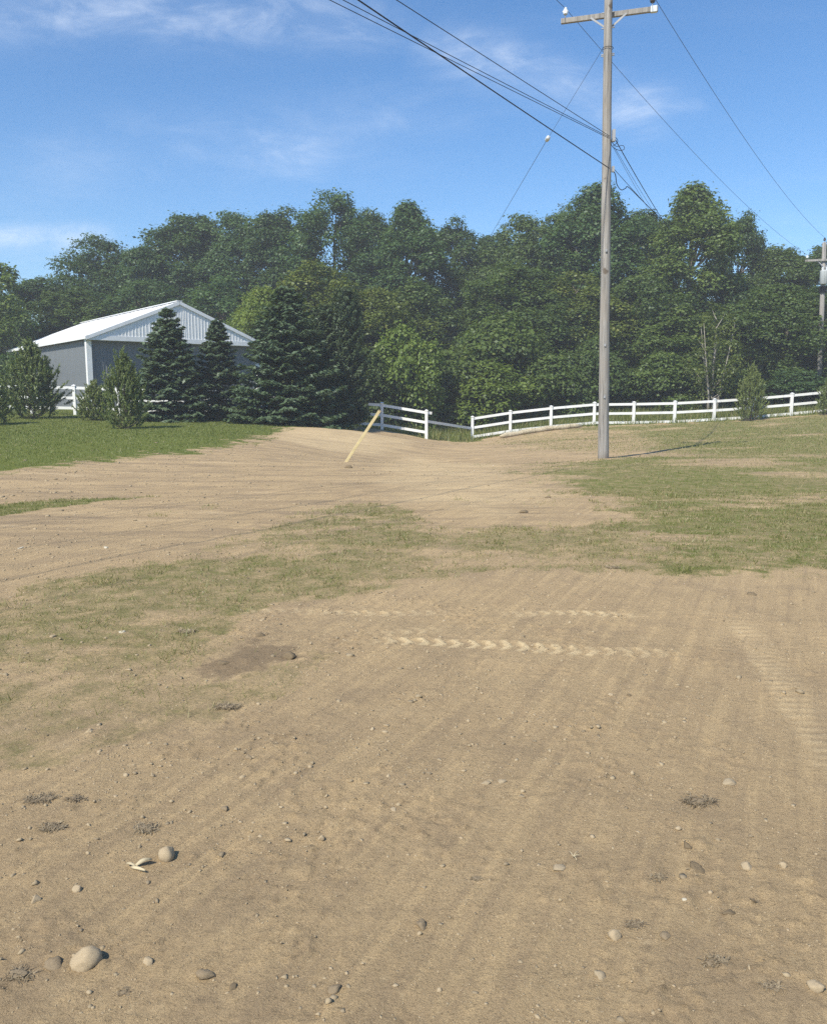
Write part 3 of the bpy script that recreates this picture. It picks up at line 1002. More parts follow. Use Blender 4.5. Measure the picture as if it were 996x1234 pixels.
DK, MD, LT, OL, YG, BL = (.82, .90, .92), (1.05, 1.04, .92), (1.38, 1.30, 1.05), (1.40, 1.18, .80), (1.75, 1.55, .95), (.90, 1.02, 1.06)
WOOD = 'tall trees of the wood behind the fence'
for (kind, u, v, Y, w, tint, label) in (
    ('airy', 0, 314, 66, 80, LT, 'pale airy tree cut by the left edge of the picture behind the barn'),
    ('oak3', -70, 318, 74, 130, MD, 'leafy tree at the far left mostly outside the picture'),
    ('oak2', 55, 338, 80, 110, DK, 'low dark tree between the pale left edge tree and the barn roof'),
    ('oak1', 132, 289, 82, 100, DK, 'tall dark tree standing above the left slope of the barn roof'),
    ('oak3', 182, 298, 80, 72, BL, 'narrow dark tree rising behind the middle of the barn roof'),
    ('oak2', 232, 262, 84, 120, DK, 'broad dark tree rising directly behind the barn gable peak'),
    ('oak1', 292, 260, 83, 105, BL, 'dark tree behind the right half of the barn gable'),
    ('oak3', 340, 259, 80, 95, DK, 'dark round topped tree left of the highest oak like crown'),
    ('oak1', 405, 239, 78, 108, BL, 'highest broad crowned tree of the left wood above the spruces'),
    ('oak2', 452, 258, 80, 85, DK, 'dark tree right beside the highest crown of the left wood'),
    ('poplar', 492, 249, 76, 92, BL, 'pointed tall tree above the bright green shrub by the fence'),
    ('oak3', 545, 273, 80, 88, DK, 'dark tree above the gap in the white fence'),
    ('oak2', 590, 285, 82, 80, DK, 'dark tree in the dip of the treeline where the thin guy wire ends'),
    ('oak1', 632, 263, 76, 100, MD, 'broad tree on the right side of the dip in the treeline'),
    ('oak3', 678, 255, 75, 90, MD, 'tall tree just left of the weathered utility pole'),
    ('poplar', 714, 227, 72, 104, BL, 'tall tree rising right behind the weathered utility pole'),
    ('oak2', 768, 256, 78, 84, DK, 'dark tree in the gap between pole and the pale poplar like tree'),
    ('poplar', 826, 228, 68, 112, LT, 'tall pale green poplar like tree right of the pole with lit top'),
    ('oak3', 882, 264, 74, 74, DK, 'dark narrow tree leaning behind the pale poplar like tree'),
    ('oak2', 934, 300, 72, 100, MD, 'lower tree where the left power line disappears'),
    ('oak1', 992, 296, 76, 110, DK, 'dark tree behind the pole with the grey transformer'),
    ('oak3', 1075, 285, 70, 120, MD, 'tree mostly outside the right edge of the picture'),
    ('oak3', 95, 352, 72, 90, MD, 'middle height tree behind the left end of the barn roof'),
    ('mid1', 180, 340, 74, 110, DK, 'round dark tree right behind the barn ridge'),
    ('mid2', 268, 335, 72, 110, BL, 'dark tree crowding the right slope of the barn gable'),
    ('mid1', 322, 348, 60, 78, YG, 'yellow green tree at the right corner of the barn roof'),
    ('mid2', 384, 318, 62, 116, OL, 'olive green tree towering over the big spruce'),
    ('mid1', 448, 350, 64, 110, OL, 'olive tree behind the dark cedar left of the fence gap'),
    ('mid2', 505, 338, 66, 96, MD, 'mid height tree behind the bright green shrub'),
    ('oak3', 622, 322, 66, 116, MD, 'bushy tree left of the utility pole at half height'),
    ('mid2', 690, 330, 65, 110, OL, 'vine covered tree directly left of the utility pole'),
    ('mid1', 762, 335, 66, 110, MD, 'leafy tree directly right of the utility pole'),
    ('mid2', 815, 370, 62, 104, LT, 'light green tree under the pale poplar like tree'),
    ('mid1', 885, 345, 66, 100, DK, 'dark tree behind the sparse young tree with pale stems'),
    ('mid1', 940, 345, 60, 124, MD, 'rounded tree left of the transformer pole'),
    ('mid2', 1005, 360, 62, 100, MD, 'tree just behind the transformer pole at the right edge'),
):
    plant_tree('broadleaf_tree', kind, u, v, Y, w, tint, label, 'tree', WOOD)
EDGE = 'shrubs along the edge of the wood'
for (kind, u, v, Y, w, tint, label) in (
    ('shrub1', 487, 398, 54, 96, (1.6, 1.5, .95), 'bright green shrub behind the left fence section'),
    ('shrub2', 446, 425, 52, 70, (1.0, .95, .85), 'dull green shrub between the cedar and the bright green shrub'),
    ('shrub2', 540, 440, 57, 66, (.95, 1, .9), 'small dark shrub behind the gap in the fence'),
    ('shrub1', 604, 385, 58, 130, (1.15, 1.1, .85), 'large spreading shrub behind the right fence left of the pole'),
    ('shrub2', 590, 440, 55, 100, (1.5, 1.38, .85), 'low light green shrub behind the first right fence panels'),
    ('shrub2', 660, 430, 56, 90, (1.15, 1.1, .85), 'shrub behind the fence just left of the pole'),
    ('shrub1', 712, 412, 58, 86, (1.0, 1, .85), 'shrub hidden partly by the utility pole'),
    ('shrub2', 800, 428, 57, 80, (1.25, 1.2, .9), 'leafy shrub behind the fence right of the dark hollow'),
    ('shrub1', 860, 440, 57, 90, (1.1, 1.05, .85), 'shrub at the foot of the sparse young tree'),
    ('shrub2', 960, 448, 55, 84, (.8, .9, .95), 'grey green shrub at the foot of the transformer pole'),
    ('shrub1', 1040, 440, 55, 90, (1.0, 1, .9), 'shrub at the right edge behind the fence'),
    ('shrub2', 10, 430, 57, 60, (.9, 1, .9), 'shrub left of the barn at the picture edge'),
):
    plant_tree('woodland_shrub', kind, u, v, Y, w, tint, label, 'shrub', EDGE)
plant_tree('young_tree', 'thin', 858, 366, 54, 62, (1.35, 1.15, .9), 'sparse young tree with several pale thin stems behind the fence', 'tree')

# undergrowth and dim depth of the wood
def undergrowth():
    N = 46000
    x = rng.uniform(-52, 50, N); y = rng.uniform(62, 92, N)
    k = ~((x < -6) & (y < 74))
    x, y = x[k], y[k]; N = len(x)
    top = 2.0 + 3.5 * np.clip(fbm(x, y, 5, 3, .6, 131) + .5, 0, 1) + 2.5 * sstep(75, 92, y)
    z = H0(x, y) + top * rng.uniform(0, 1, N) ** .6
    D = unit(rng.normal(0, 1, (N, 3))); D[:, 2] = np.abs(D[:, 2])
    V, F = leaf_quads(np.stack([x, y, z], 1), unit(D + rng.normal(0, .4, (N, 3))), unit(rng.normal(0, 1, (N, 3))), rng.uniform(.35, .75, N), rng.uniform(.25, .5, N), rng)
    me = np_mesh('undergrowth', V, F, M['leaf'], False, {'tint': ('FACE', np.clip(rng.normal(.4, .2, N), 0, .95))})
    o = link('undergrowth', me); o.color = (.9, 1, .9, 1)
    tag(o, 'dense leafy undergrowth between the trees of the wood', 'undergrowth', kind='stuff')


undergrowth()


# ------------------------------------------------------------------ conifers
def spruce(seed, H, R, levels=26, nb=11, up=.18, droop=.30, dens=1.0, skirt=.03, mat='needle', power=.85):
    r = np.random.default_rng(seed)
    Cs, Ns, Ts, Ls, Ws, Tn = [], [], [], [], [], []
    mb = MB()
    mb.tube([(0, 0, -.2), (0, 0, H * .4), (0, 0, H * .97)], [H * .018, H * .012, .012], 7)
    for i in range(levels):
        t = (i + r.uniform(-.3, .3)) / levels
        t = min(max(t, 0), .985)
        z0 = H * (skirt + (1 - skirt) * t)
        rl = R * (1 - t) ** power + .07
        n = max(4, int(nb * (1 - .45 * t)))
        a0 = r.uniform(0, 6.28)
        for k in range(n):
            az = a0 + 2 * math.pi * k / n + r.normal(0, .16)
            ln = rl * r.uniform(.72, 1.12)
            dirh = np.array([math.cos(az), math.sin(az), 0])
            lat = np.array([-math.sin(az), math.cos(az), 0])
            m = int((30 + 135 * ln / 2.2) * dens)
            s = r.uniform(.12, 1, m) ** .75
            slope = up * (t - .25) * 2 - droop * (1 - t)
            zc = z0 + ln * (slope * s + .22 * s ** 3)
            width = .46 * ln * (1 - s) ** .7 * (.35 + s) + .05
            q = r.uniform(-1, 1, m)
            C = dirh * (ln * s)[:, None] + lat * (q * width)[:, None]
            C[:, 2] = zc - np.abs(q) * width * .25 + r.normal(0, .035, m) + .02
            T = unit(dirh * .9 + lat * (q * 1.1)[:, None] + np.array([0, 0, .12]) + r.normal(0, .22, (m, 3)))
            Nn = unit(np.array([0, 0, 1.0]) + dirh * .35 + r.normal(0, .45, (m, 3)))
            Cs.append(C); Ns.append(Nn); Ts.append(T)
            Ls.append(r.uniform(.16, .34, m) * (.7 + .3 * min(1, ln))); Ws.append(r.uniform(.08, .15, m))
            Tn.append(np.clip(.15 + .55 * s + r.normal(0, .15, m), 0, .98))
            if i % 2 == 0 and ln > .4:
                mb.tube([(0, 0, z0), tuple(dirh * ln * .5 + np.array([0, 0, z0 + ln * slope * .5])), tuple(dirh * ln * .95 + np.array([0, 0, z0 + ln * (slope + .2)]))], [.02, .014, .005], 4, False)
    # leader shoot
    m = 40
    zz_ = r.uniform(.93, 1.0, m)
    Cs.append(np.stack([r.normal(0, .02, m), r.normal(0, .02, m), H * zz_], 1)); Ns.append(unit(r.normal(0, 1, (m, 3)))); Ts.append(unit(r.normal(0, .35, (m, 3)) + [0, 0, 1])); Ls.append(np.full(m, .2)); Ws.append(np.full(m, .05)); Tn.append(np.full(m, .6))
    C, Nn, T, L, W, tn = map(np.concatenate, (Cs, Ns, Ts, Ls, Ws, Tn))
    V, F = leaf_quads(C, Nn, T, L, W, r)
    return mb.mesh('trunk', M['bark'], True), np_mesh('foliage', V, F, M[mat], False, {'tint': ('FACE', tn)})


def young_pine(seed, H, R, shoots=260, per=26):
    """bushy young pine: upswept shoots with long soft needles"""
    r = np.random.default_rng(seed)
    mb = MB()
    mb.tube([(0, 0, -.15), (.02, 0, H * .5), (0, .02, H * .9)], [.06, .04, .012], 6)
    Cs, Ns, Ts, Ls, Ws, Tn = [], [], [], [], [], []
    for i in range(shoots):
        t = r.uniform(0, 1) ** .9
        prof = math.sin(math.pi * min(1, (t * .72 + .24))) ** .9 * (1.12 - .35 * t)
        az = r.uniform(0, 6.28)
        rad = R * prof * math.sqrt(r.uniform(.15, 1)) * r.uniform(.72, 1.2)
        base = np.array([math.cos(az) * rad, math.sin(az) * rad, H * (.03 + .84 * t)])
        d = unit(np.array([math.cos(az) * .75 * rad / R, math.sin(az) * .75 * rad / R, .55 + .5 * t]) + r.normal(0, .18, 3))
        ln = r.uniform(.22, .75) * (H / 3)
        if i % 4 == 0:
            st = np.array([0, 0, max(.05, base[2] - rad * .6)])
            mb.tube([tuple(st), tuple((st + base) / 2 - [0, 0, .04]), tuple(base)], [.018, .012, .006], 4, False)
        m = per
        s = r.uniform(0, 1, m)
        T = unit(d * 1.0 + r.normal(0, .55, (m, 3)))
        C = base + d * (s * ln)[:, None] + T * .05
        Cs.append(C); Ts.append(T); Ns.append(unit(r.normal(0, 1, (m, 3)) + [0, 0, .5])); Ls.append(r.uniform(.14, .26, m)); Ws.append(r.uniform(.035, .07, m))
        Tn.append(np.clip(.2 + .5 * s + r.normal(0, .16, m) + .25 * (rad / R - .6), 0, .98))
    C, Nn, T, L, W, tn = map(np.concatenate, (Cs, Ns, Ts, Ls, Ws, Tn))
    V, F = leaf_quads(C, Nn, T, L, W, r)
    return mb.mesh('trunk', M['bark'], True), np_mesh('foliage', V, F, M['pine'], False, {'tint': ('FACE', tn)})


def plant(name, meshes, H, u, vtop, Y, tint, label, cat, sx=1.0, rz=0.0, group=None):
    p = P(u, 480, Y)
    zb = zat(p[0], Y) - .05
    zt = P(u, vtop, Y)[2]
    o = empty(name, (p[0], Y, zb), rz)
    s = (zt - zb) / H
    o.scale = (sx, sx, s)
    tag(o, label, cat, group)
    link('trunk', meshes[0], o)
    f = link('foliage', meshes[1], o); f.color = (*tint, 1)
    return o


SP = 'spruces in front of the barn'
s1 = spruce(31, 5.5, 1.75, 24, 11)
s2 = spruce(32, 5.2, 1.55, 22, 11)
s3 = spruce(33, 7.4, 2.7, 30, 13, dens=1.0, power=.72)
s4 = spruce(34, 7.6, 2.0, 34, 13, up=.5, droop=-.35, power=.45, dens=1.0)
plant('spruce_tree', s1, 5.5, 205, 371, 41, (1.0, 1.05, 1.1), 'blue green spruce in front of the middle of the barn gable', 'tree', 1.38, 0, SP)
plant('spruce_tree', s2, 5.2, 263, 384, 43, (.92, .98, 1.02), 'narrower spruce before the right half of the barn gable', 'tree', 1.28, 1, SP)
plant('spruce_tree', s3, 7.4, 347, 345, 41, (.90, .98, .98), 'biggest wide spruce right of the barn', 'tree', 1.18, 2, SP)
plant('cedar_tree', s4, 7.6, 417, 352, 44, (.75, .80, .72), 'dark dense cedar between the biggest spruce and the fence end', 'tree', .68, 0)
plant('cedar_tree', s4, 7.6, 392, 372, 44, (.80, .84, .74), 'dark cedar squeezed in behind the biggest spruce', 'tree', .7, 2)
p1 = young_pine(41, 3.2, 1.25, 430, 32)
p2 = young_pine(42, 3.0, 1.1, 330, 30)
p3 = young_pine(43, 2.2, 1.1, 300, 30)
YP = 'bushy young pines on the lawns'
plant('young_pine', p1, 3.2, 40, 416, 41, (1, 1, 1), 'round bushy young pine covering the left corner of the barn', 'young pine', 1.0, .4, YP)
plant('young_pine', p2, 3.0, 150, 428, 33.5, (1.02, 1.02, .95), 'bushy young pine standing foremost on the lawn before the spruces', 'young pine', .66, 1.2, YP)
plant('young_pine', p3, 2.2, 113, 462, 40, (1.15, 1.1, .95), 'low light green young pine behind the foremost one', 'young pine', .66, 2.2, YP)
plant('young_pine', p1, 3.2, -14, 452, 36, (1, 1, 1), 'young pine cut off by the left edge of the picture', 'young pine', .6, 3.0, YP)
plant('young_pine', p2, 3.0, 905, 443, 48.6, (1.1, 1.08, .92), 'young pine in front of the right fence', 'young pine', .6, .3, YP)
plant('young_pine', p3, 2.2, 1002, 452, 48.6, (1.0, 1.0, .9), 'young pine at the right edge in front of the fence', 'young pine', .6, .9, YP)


# ------------------------------------------------------------------ barn
def barn():
    A = P(110, 480, 50)
    th = math.radians(38)
    W, L = 11.0, 19.0
    zb = 0.72
    o = empty('pole_barn', (A[0], 50, zb), th)       # local x along the gable, local y along the side wall
    tag(o, 'grey steel pole barn with white gable and white metal roof behind the spruces', 'barn')
    EV = P(110, 404, 50)[2] - zb
    RD = EV + 2.25
    zoff = zb - .9                                    # walls run down into the ground
    def ribbed(name, width, hgt0, hgt1a, hgt1b, mat, parent, rib=.028):
        """one steel sheet in the local x-z plane, ribs towards -y; its top may slope"""
        mb = MB()
        nr = 4; step = width / nr
        xs = []
        for k in range(nr):
            x0 = k * step
            xs += [(x0, 0), (x0 + step * .62, 0), (x0 + step * .70, -rib), (x0 + step * .88, -rib), (x0 + step * .96, 0)]
        xs.append((width, 0))
        V = []
        for x_, y_ in xs:
            tz = hgt1a + (hgt1b - hgt1a) * x_ / width
            V += [(x_, y_, hgt0), (x_, y_, tz)]
        F = [(2 * i, 2 * i + 2, 2 * i + 3, 2 * i + 1) for i in range(len(xs) - 1)]
        mb.add(V, F)
        return mb.build(name, mat, parent)
    core = MB()
    core.box((W / 2, L / 2, (EV - 1) / 2), (W - .3, L - .3, EV + 1 - .3)); core.build('inner_wall', M['grey_steel'], o)
    npn = 13
    wp = W / npn
    for k in range(npn):
        q = ribbed('wall_panel', wp, -1, EV - .22, EV - .22, M['grey_steel'], o); q.location = (k * wp, 0.0, 0)
    sh = None
    nps = 13; ws = L / nps
    for k in range(nps):
        if sh is None:
            q = ribbed('side_panel', ws, -1, EV - .1, EV - .1, M['grey_steel'], o); sh = q.data
        else:
            q = link('side_panel', sh, o)
        q.rotation_euler = (0, 0, -math.pi / 2); q.location = (0, (k + 1) * ws, 0)
    # white gable sheets, proud of the wall below
    for k in range(npn):
        x0, x1 = k * wp, (k + 1) * wp
        def top(x_): return EV + (RD - EV) * (1 - abs(x_ - W / 2) / (W / 2)) - .06
        if x0 < W / 2 < x1:
            for (a, b) in ((x0, W / 2), (W / 2, x1)):
                q = ribbed('gable_panel', b - a, EV - .02, top(a), top(b), M['white_steel'], o, .014); q.location = (a, -.50, 0)
        else:
            q = ribbed('gable_panel', wp, EV - .02, top(x0), top(x1), M['white_steel'], o, .014); q.location = (x0, -.50, 0)
    mb = MB(); mb.box((W / 2, -.27, EV - .14), (W + .5, .52, .28)); mb.build('gable_beam', M['white_steel'], o)
    for x_ in (0.0, W):
        mb = MB(); mb.box((x_ + (-.04 if x_ == 0 else .04), -.05, (EV - 1.3) / 2), (.30, .30, EV + .7)); mb.build('corner_trim', M['vinyl'], o)
    mb = MB(); mb.box((-.06, L, (EV - 1.2) / 2), (.22, .22, EV + .8)); mb.build('corner_trim', M['vinyl'], o)
    # roof sheets on both slopes
    ov = .30
    n_r = 14; wr = (L + .5 + .5) / n_r
    sl = Vector((W / 2 + ov, 0, RD - EV)); run = math.hypot(W / 2 + ov, (RD - EV) * (W / 2 + ov) / (W / 2))
    dz = (RD - EV) / (W / 2)
    for side in (0, 1):
        me = None
        for k in range(n_r):
            if me is None:
                mb = MB()
                prof = [(0, 0), (.06, .03), (.12, 0), (wr * .5 - .05, 0), (wr * .5, .02), (wr * .5 + .05, 0), (wr, 0)]
                V = []
                for (t_, h_) in prof:
                    for e in (0, 1):
                        xx = -ov if e == 0 else W / 2
                        zz__ = EV - ov * dz + .03 if e == 0 else RD + .03
                        if side: xx = W - xx
                        V.append((xx, t_, zz__ + h_))
                n_ = len(prof)
                F = [(2 * i, 2 * i + 2, 2 * i + 3, 2 * i + 1) if side == 0 else (2 * i, 2 * i + 1, 2 * i + 3, 2 * i + 2) for i in range(n_ - 1)]
                mb.add(V, F)
                q = mb.build('roof_panel', M['roof_steel'], o); me = q.data
            else:
                q = link('roof_panel', me, o)
            q.location = (0, -.545 + k * wr, 0)
    for s_ in (0, 1):
        x_ = -ov if s_ == 0 else W + ov
        mb = MB(); mb.bar((x_, -.56, EV - ov * dz - .06), (W / 2, -.56, RD - .06), .05, .20); mb.build('rake_trim', M['white_steel'], o)
        mb = MB(); mb.bar((x_, -.55, EV - ov * dz - .03), (x_, L + .4, EV - ov * dz - .03), .06, .16); mb.build('eave_trim', M['white_steel'], o)
    mb = MB(); mb.bar((W / 2, -.58, RD + .06), (W / 2, L + .4, RD + .06), .35, .05); mb.build('ridge_cap', M['roof_steel'], o)
    # back wall
    q = ribbed('back_wall', W, -1, EV, EV, M['grey_steel'], o); q.rotation_euler = (0, 0, math.pi); q.location = (W, L, 0)


barn()


# ------------------------------------------------------------------ white fences
def fence(name, tops, label, rails=(.10, .64, 1.18), ph=.16, skip=(), stub=None, gap_below=1.0):
    """tops: list of (u, v_top, Y) of the posts; each post and each rail is a part"""
    pts = [P(*t) for t in tops]
    z0 = min(zat(p[0], p[1]) for p in pts)
    o = empty(name, (float(pts[0][0]), float(pts[0][1]), zat(pts[0][0], pts[0][1])))
    loc = Vector(o.location)
    tag(o, label, 'fence', 'white three rail fences')
    for i, p in enumerate(pts):
        mb = MB()
        g = zat(p[0], p[1]) - .25
        mb.box((p[0] - loc.x, p[1] - loc.y, (g + p[2]) / 2 - loc.z), (ph, ph, p[2] - g))
        q = mb.build('post', M['vinyl'], o, bevel=.012)
        c = MB()
        w = ph * .62
        zt = p[2] - loc.z
        cx, cy = p[0] - loc.x, p[1] - loc.y
        c.add([(cx - w, cy - w, zt), (cx + w, cy - w, zt), (cx + w, cy + w, zt), (cx - w, cy + w, zt), (cx - w, cy - w, zt + .03), (cx + w, cy - w, zt + .03), (cx + w, cy + w, zt + .03), (cx - w, cy + w, zt + .03), (cx, cy, zt + .08)],
              [(3, 2, 1, 0), (0, 1, 5, 4), (1, 2, 6, 5), (2, 3, 7, 6), (3, 0, 4, 7), (4, 5, 8), (5, 6, 8), (6, 7, 8), (7, 4, 8)])
        c.build('cap', M['vinyl'], q)
    for i in range(len(pts) - 1):
        if i in skip: continue
        a, b = pts[i], pts[i + 1]
        for r_ in rails:
            mb = MB()
            mb.bar((a[0] - loc.x, a[1] - loc.y, a[2] - r_ - loc.z), (b[0] - loc.x, b[1] - loc.y, b[2] - r_ - loc.z), .05, .145)
            mb.build('rail', M['vinyl'], o)
    if stub is not None:
        p = pts[-1]
        mb = MB(); mb.bar((p[0] - loc.x, p[1] - loc.y, p[2] - rails[0] - loc.z), (p[0] + stub - loc.x, p[1] + .1 - loc.y, p[2] - rails[0] - .03 - loc.z), .05, .145)
        mb.build('rail', M['vinyl'], o)
    return pts


fence('white_fence', [(-66, 461, 45), (-14, 463, 45), (37, 464, 45), (89, 465, 45), (142, 467, 45), (195, 469, 45), (248, 472, 45), (301, 475, 45), (354, 479, 45), (407, 482, 45.5), (460, 486, 46), (513.5, 495, 46)],
      'white three rail fence running behind the spruces to the gap', stub=.3)
R_TOPS = [(569, 502.5, 50), (614.7, 495.5, 50), (663.8, 490, 50), (716, 485.5, 50), (763.6, 485, 50), (813, 484, 50), (860.8, 481.5, 50), (907.5, 478.5, 50), (954, 474.5, 50), (1001, 470, 50), (1048, 466, 50)]
fence('white_fence', R_TOPS, 'white three rail fence right of the gap passing behind the utility pole')
a, b = P(514, 508, 46), P(569, 516, 50)
br_o = empty('fence_rail', (float(a[0]), float(a[1]), float(a[2])))
tag(br_o, 'single white rail bridging the gap between the two fence sections', 'fence rail')
mb = MB(); mb.bar((.08, .0, 0), (b[0] - a[0] - .08, b[1] - a[1] - .1, b[2] - a[2]), .05, .145); mb.build('rail', M['vinyl'], br_o)

# leaning cream board
a = gp(417, 557); b = P(457.5, 494.5, a[1] + .1)
lb = empty('leaning_board', tuple(a))
tag(lb, 'cream yellow board stuck slantwise in the dirt before the fence end', 'board')
d = Vector(b - a)
mb = MB(); mb.bar(tuple(-d.normalized() * .12), tuple(d), .065, .075); mb.build('board', M['yellow_board'], lb, bevel=.006)
mb = MB(); mb.bar(tuple(d * .985), tuple(d * 1.004), .069, .079); mb.build('end_cap', M['pale_stone'], lb)

# straw wattle
def wattle():
    a, b = P(602, 526, 48.4), P(700, 513, 49.0)
    a[2] = zat(a[0], a[1]) + .10; b[2] = zat(b[0], b[1]) + .12
    pts = []
    for i in range(15):
        t = i / 14
        x_ = a[0] + (b[0] - a[0]) * t; y_ = a[1] + (b[1] - a[1]) * t + .05 * math.sin(t * 9)
        pts.append((x_, y_, zat(x_, y_) + .13 + .02 * math.sin(t * 23)))
    o = empty('straw_wattle', pts[0])
    tag(o, 'tan straw wattle lying along the foot of the right fence', 'erosion log')
    rad = [.07] + [.14 + .012 * math.sin(i * 2.1) for i in range(13)] + [.07]
    mb = MB(); mb.tube([Vector(p) - Vector(pts[0]) for p in pts], rad, 12); mb.build('straw_roll', M['wattle'], o, True)
    for i in range(2, 13, 2):
        mb = MB(); c = Vector(pts[i]) - Vector(pts[0])
        n_ = 12; ring = [c + Vector((0, math.cos(k * 2 * math.pi / n_) * .148, math.sin(k * 2 * math.pi / n_) * .148)) for k in range(n_ + 1)]
        mb.tube(ring, .008, 4, False); mb.build('net_cord', M['straw'], o)


wattle()


# ------------------------------------------------------------------ utility poles and lines
def insulator(name, parent, loc, mat, s=1.0):
    q = MB()
    q.tube([(0, 0, -.10 * s), (0, 0, .02 * s)], .012 * s, 6)
    o = q.build(name, M['metal'], parent, True); o.location = loc
    q = MB()
    q.tube([(0, 0, 0), (0, 0, .03 * s), (0, 0, .035 * s), (0, 0, .08 * s), (0, 0, .085 * s), (0, 0, .12 * s), (0, 0, .15 * s), (0, 0, .17 * s)],
           [.05 * s, .065 * s, .045 * s, .085 * s, .05 * s, .055 * s, .035 * s, .04 * s], 12)
    q.build('shed', mat, o, True)
    return o


PB = gp(726.5, 552.5)
pole_y = PB[1]
arm_c = P(733.6, 12.5, pole_y - .1)
topz = arm_c[2] + .75
lean = (arm_c[0] - PB[0]) / (arm_c[2] - PB[2])
up_ = empty('utility_pole', tuple(PB))
tag(up_, 'weathered wooden utility pole with crossarm standing on the right lawn', 'utility pole')


def on_pole(z):          # local point on the pole axis at world height z
    return Vector((lean * (z - PB[2]), 0, z - PB[2]))


mb = MB()
npt = 22
rr = random.Random(5)
pts, rad = [], []
for i in range(npt):
    t = i / (npt - 1)
    z = PB[2] - .4 + (topz - PB[2] + .4) * t
    p = on_pole(z)
    pts.append((p.x + rr.uniform(-.004, .004), p.y + rr.uniform(-.004, .004), p.z)); rad.append(.150 - .044 * t + rr.uniform(-.003, .003))
mb.tube(pts, rad, 18)
mb.build('shaft', M['pole'], up_, True)
AD = Vector((.955, -.30, 0)).normalized()
AN = Vector((AD.y, -AD.x, 0))        # towards the camera side
if AN.y > 0: AN = -AN
ac = on_pole(arm_c[2]) + Vector((0, .0, 0)) - AN * .17
mb = MB(); mb.bar(tuple(ac - AD * 1.24), tuple(ac + AD * 1.24), .095, .125)
mb.build('crossarm', M['pole'], up_, bevel=.008)
for s in (-1, 1):
    mb = MB()
    mb.bar(tuple(ac + AD * s * .46 + AN * .06 + Vector((0, 0, -.03))), tuple(on_pole(arm_c[2] - .36) - AN * .115 + AD * s * .02), .014, .045)
    mb.build('brace', M['metal'], up_)
mb = MB(); mb.box(tuple(ac + AD * 1.14), (.16, .115, .145), math.atan2(AD.y, AD.x)); mb.build('end_plate', M['porcelain'], up_)
insL = ac + AD * -1.13 + Vector((0, 0, .16)); insR = ac + AD * 1.10 + Vector((0, 0, .17))
insulator('insulator', up_, insL, M['porcelain'], 1.0)
insulator('insulator', up_, insR, M['dark_porcelain'], 1.1)
insT = on_pole(topz) + Vector((0, 0, .10)); insulator('insulator', up_, insT, M['dark_porcelain'], 1.0)
for dz_ in (.0, -.38, -1.02, -1.06):
    mb = MB(); c = on_pole(arm_c[2] + dz_)
    mb.tube([tuple(c + AD * -.17), tuple(c + AD * .17)], .016, 6); mb.build('bolt', M['metal'], up_, True)
zg = P(727, 58, pole_y)[2]; zc1 = P(734, 168, pole_y - .15)[2]; zc2 = P(735, 203, pole_y - .15)[2]
mb = MB(); c = on_pole(zc1 + .12); mb.box((c.x + .16, c.y - .08, c.z), (.07, .12, .30)); mb.build('cable_bracket', M['metal'], up_)
mb = MB(); c = on_pole(zc2); mb.box((c.x + .15, c.y - .10, c.z), (.06, .10, .14)); mb.build('cable_clamp', M['metal'], up_)
mb = MB(); c = on_pole(zg)
mb.tube([tuple(c + Vector((.14 * math.cos(k * math.pi / 8), .14 * math.sin(k * math.pi / 8), 0))) for k in range(17)], .0075, 5, False); mb.build('guy_band', M['wire'], up_)
for z_ in (1.7, 3.1, 5.6):
    mb = MB(); c = on_pole(PB[2] + z_); mb.box((c.x - .02, c.y - .152, c.z), (.05, .02, .07)); mb.build('tag_plate', M['metal'], up_)

# far pole with a transformer
FB = P(985.5, 480, 57); fz = zat(FB[0], 57)
fp_top = P(993, 292, 57)
fp = empty('utility_pole', (float(FB[0]), 57, fz))
tag(fp, 'distant utility pole carrying a grey transformer at the right edge', 'utility pole')
fl = (fp_top[0] - FB[0]) / (fp_top[2] - EYE)


def onf(z): return Vector((fl * (z - EYE), 0, z - fz))


mb = MB(); mb.tube([tuple(onf(fz - .3)), tuple(onf((fz + fp_top[2]) / 2)), tuple(onf(fp_top[2]))], [.19, .16, .125], 14); mb.build('shaft', M['pole'], fp, True)
fa = P(993, 313, 56.8)[2]
fc = onf(fa) + Vector((0, -.2, 0)); FD = Vector((.94, -.30, 0)).normalized()
mb = MB(); mb.bar(tuple(fc - FD * 1.22), tuple(fc + FD * 1.22), .10, .13); mb.build('crossarm', M['pole'], fp)
for s in (-1, 1):
    mb = MB(); mb.bar(tuple(fc + FD * s * .5), tuple(onf(fa - .5) + Vector((0, -.15, 0))), .02, .05); mb.build('brace', M['metal'], fp)
    insulator('insulator', fp, fc + FD * s * 1.1 + Vector((0, 0, .16)), M['porcelain'], 1.2)
insulator('insulator', fp, onf(fp_top[2]) + Vector((0, 0, .1)), M['dark_porcelain'], 1.2)
zt = P(992, 334, 56.6)[2]
tcn = onf(zt) + Vector((-.14, -.42, 0))
mb = MB(); mb.tube([tuple(tcn + Vector((0, 0, z_))) for z_ in (-.46, -.44, .38, .42, .46)], [.24, .27, .27, .28, .10], 18); tank = mb.build('transformer_tank', M['transformer'], fp, True)
for s in (-.12, .12):
    mb = MB(); mb.tube([tuple(tcn + Vector((s, 0, .42 + k * .05))) for k in range(6)], [.05, .035, .05, .035, .045, .02], 8); mb.build('bushing', M['porcelain'], tank, True)
mb = MB(); mb.box(tuple(onf(zt - .75) + Vector((0, -.02, 0))), (.36, .36, .42)); mb.build('cable_box', M['wire'], fp)


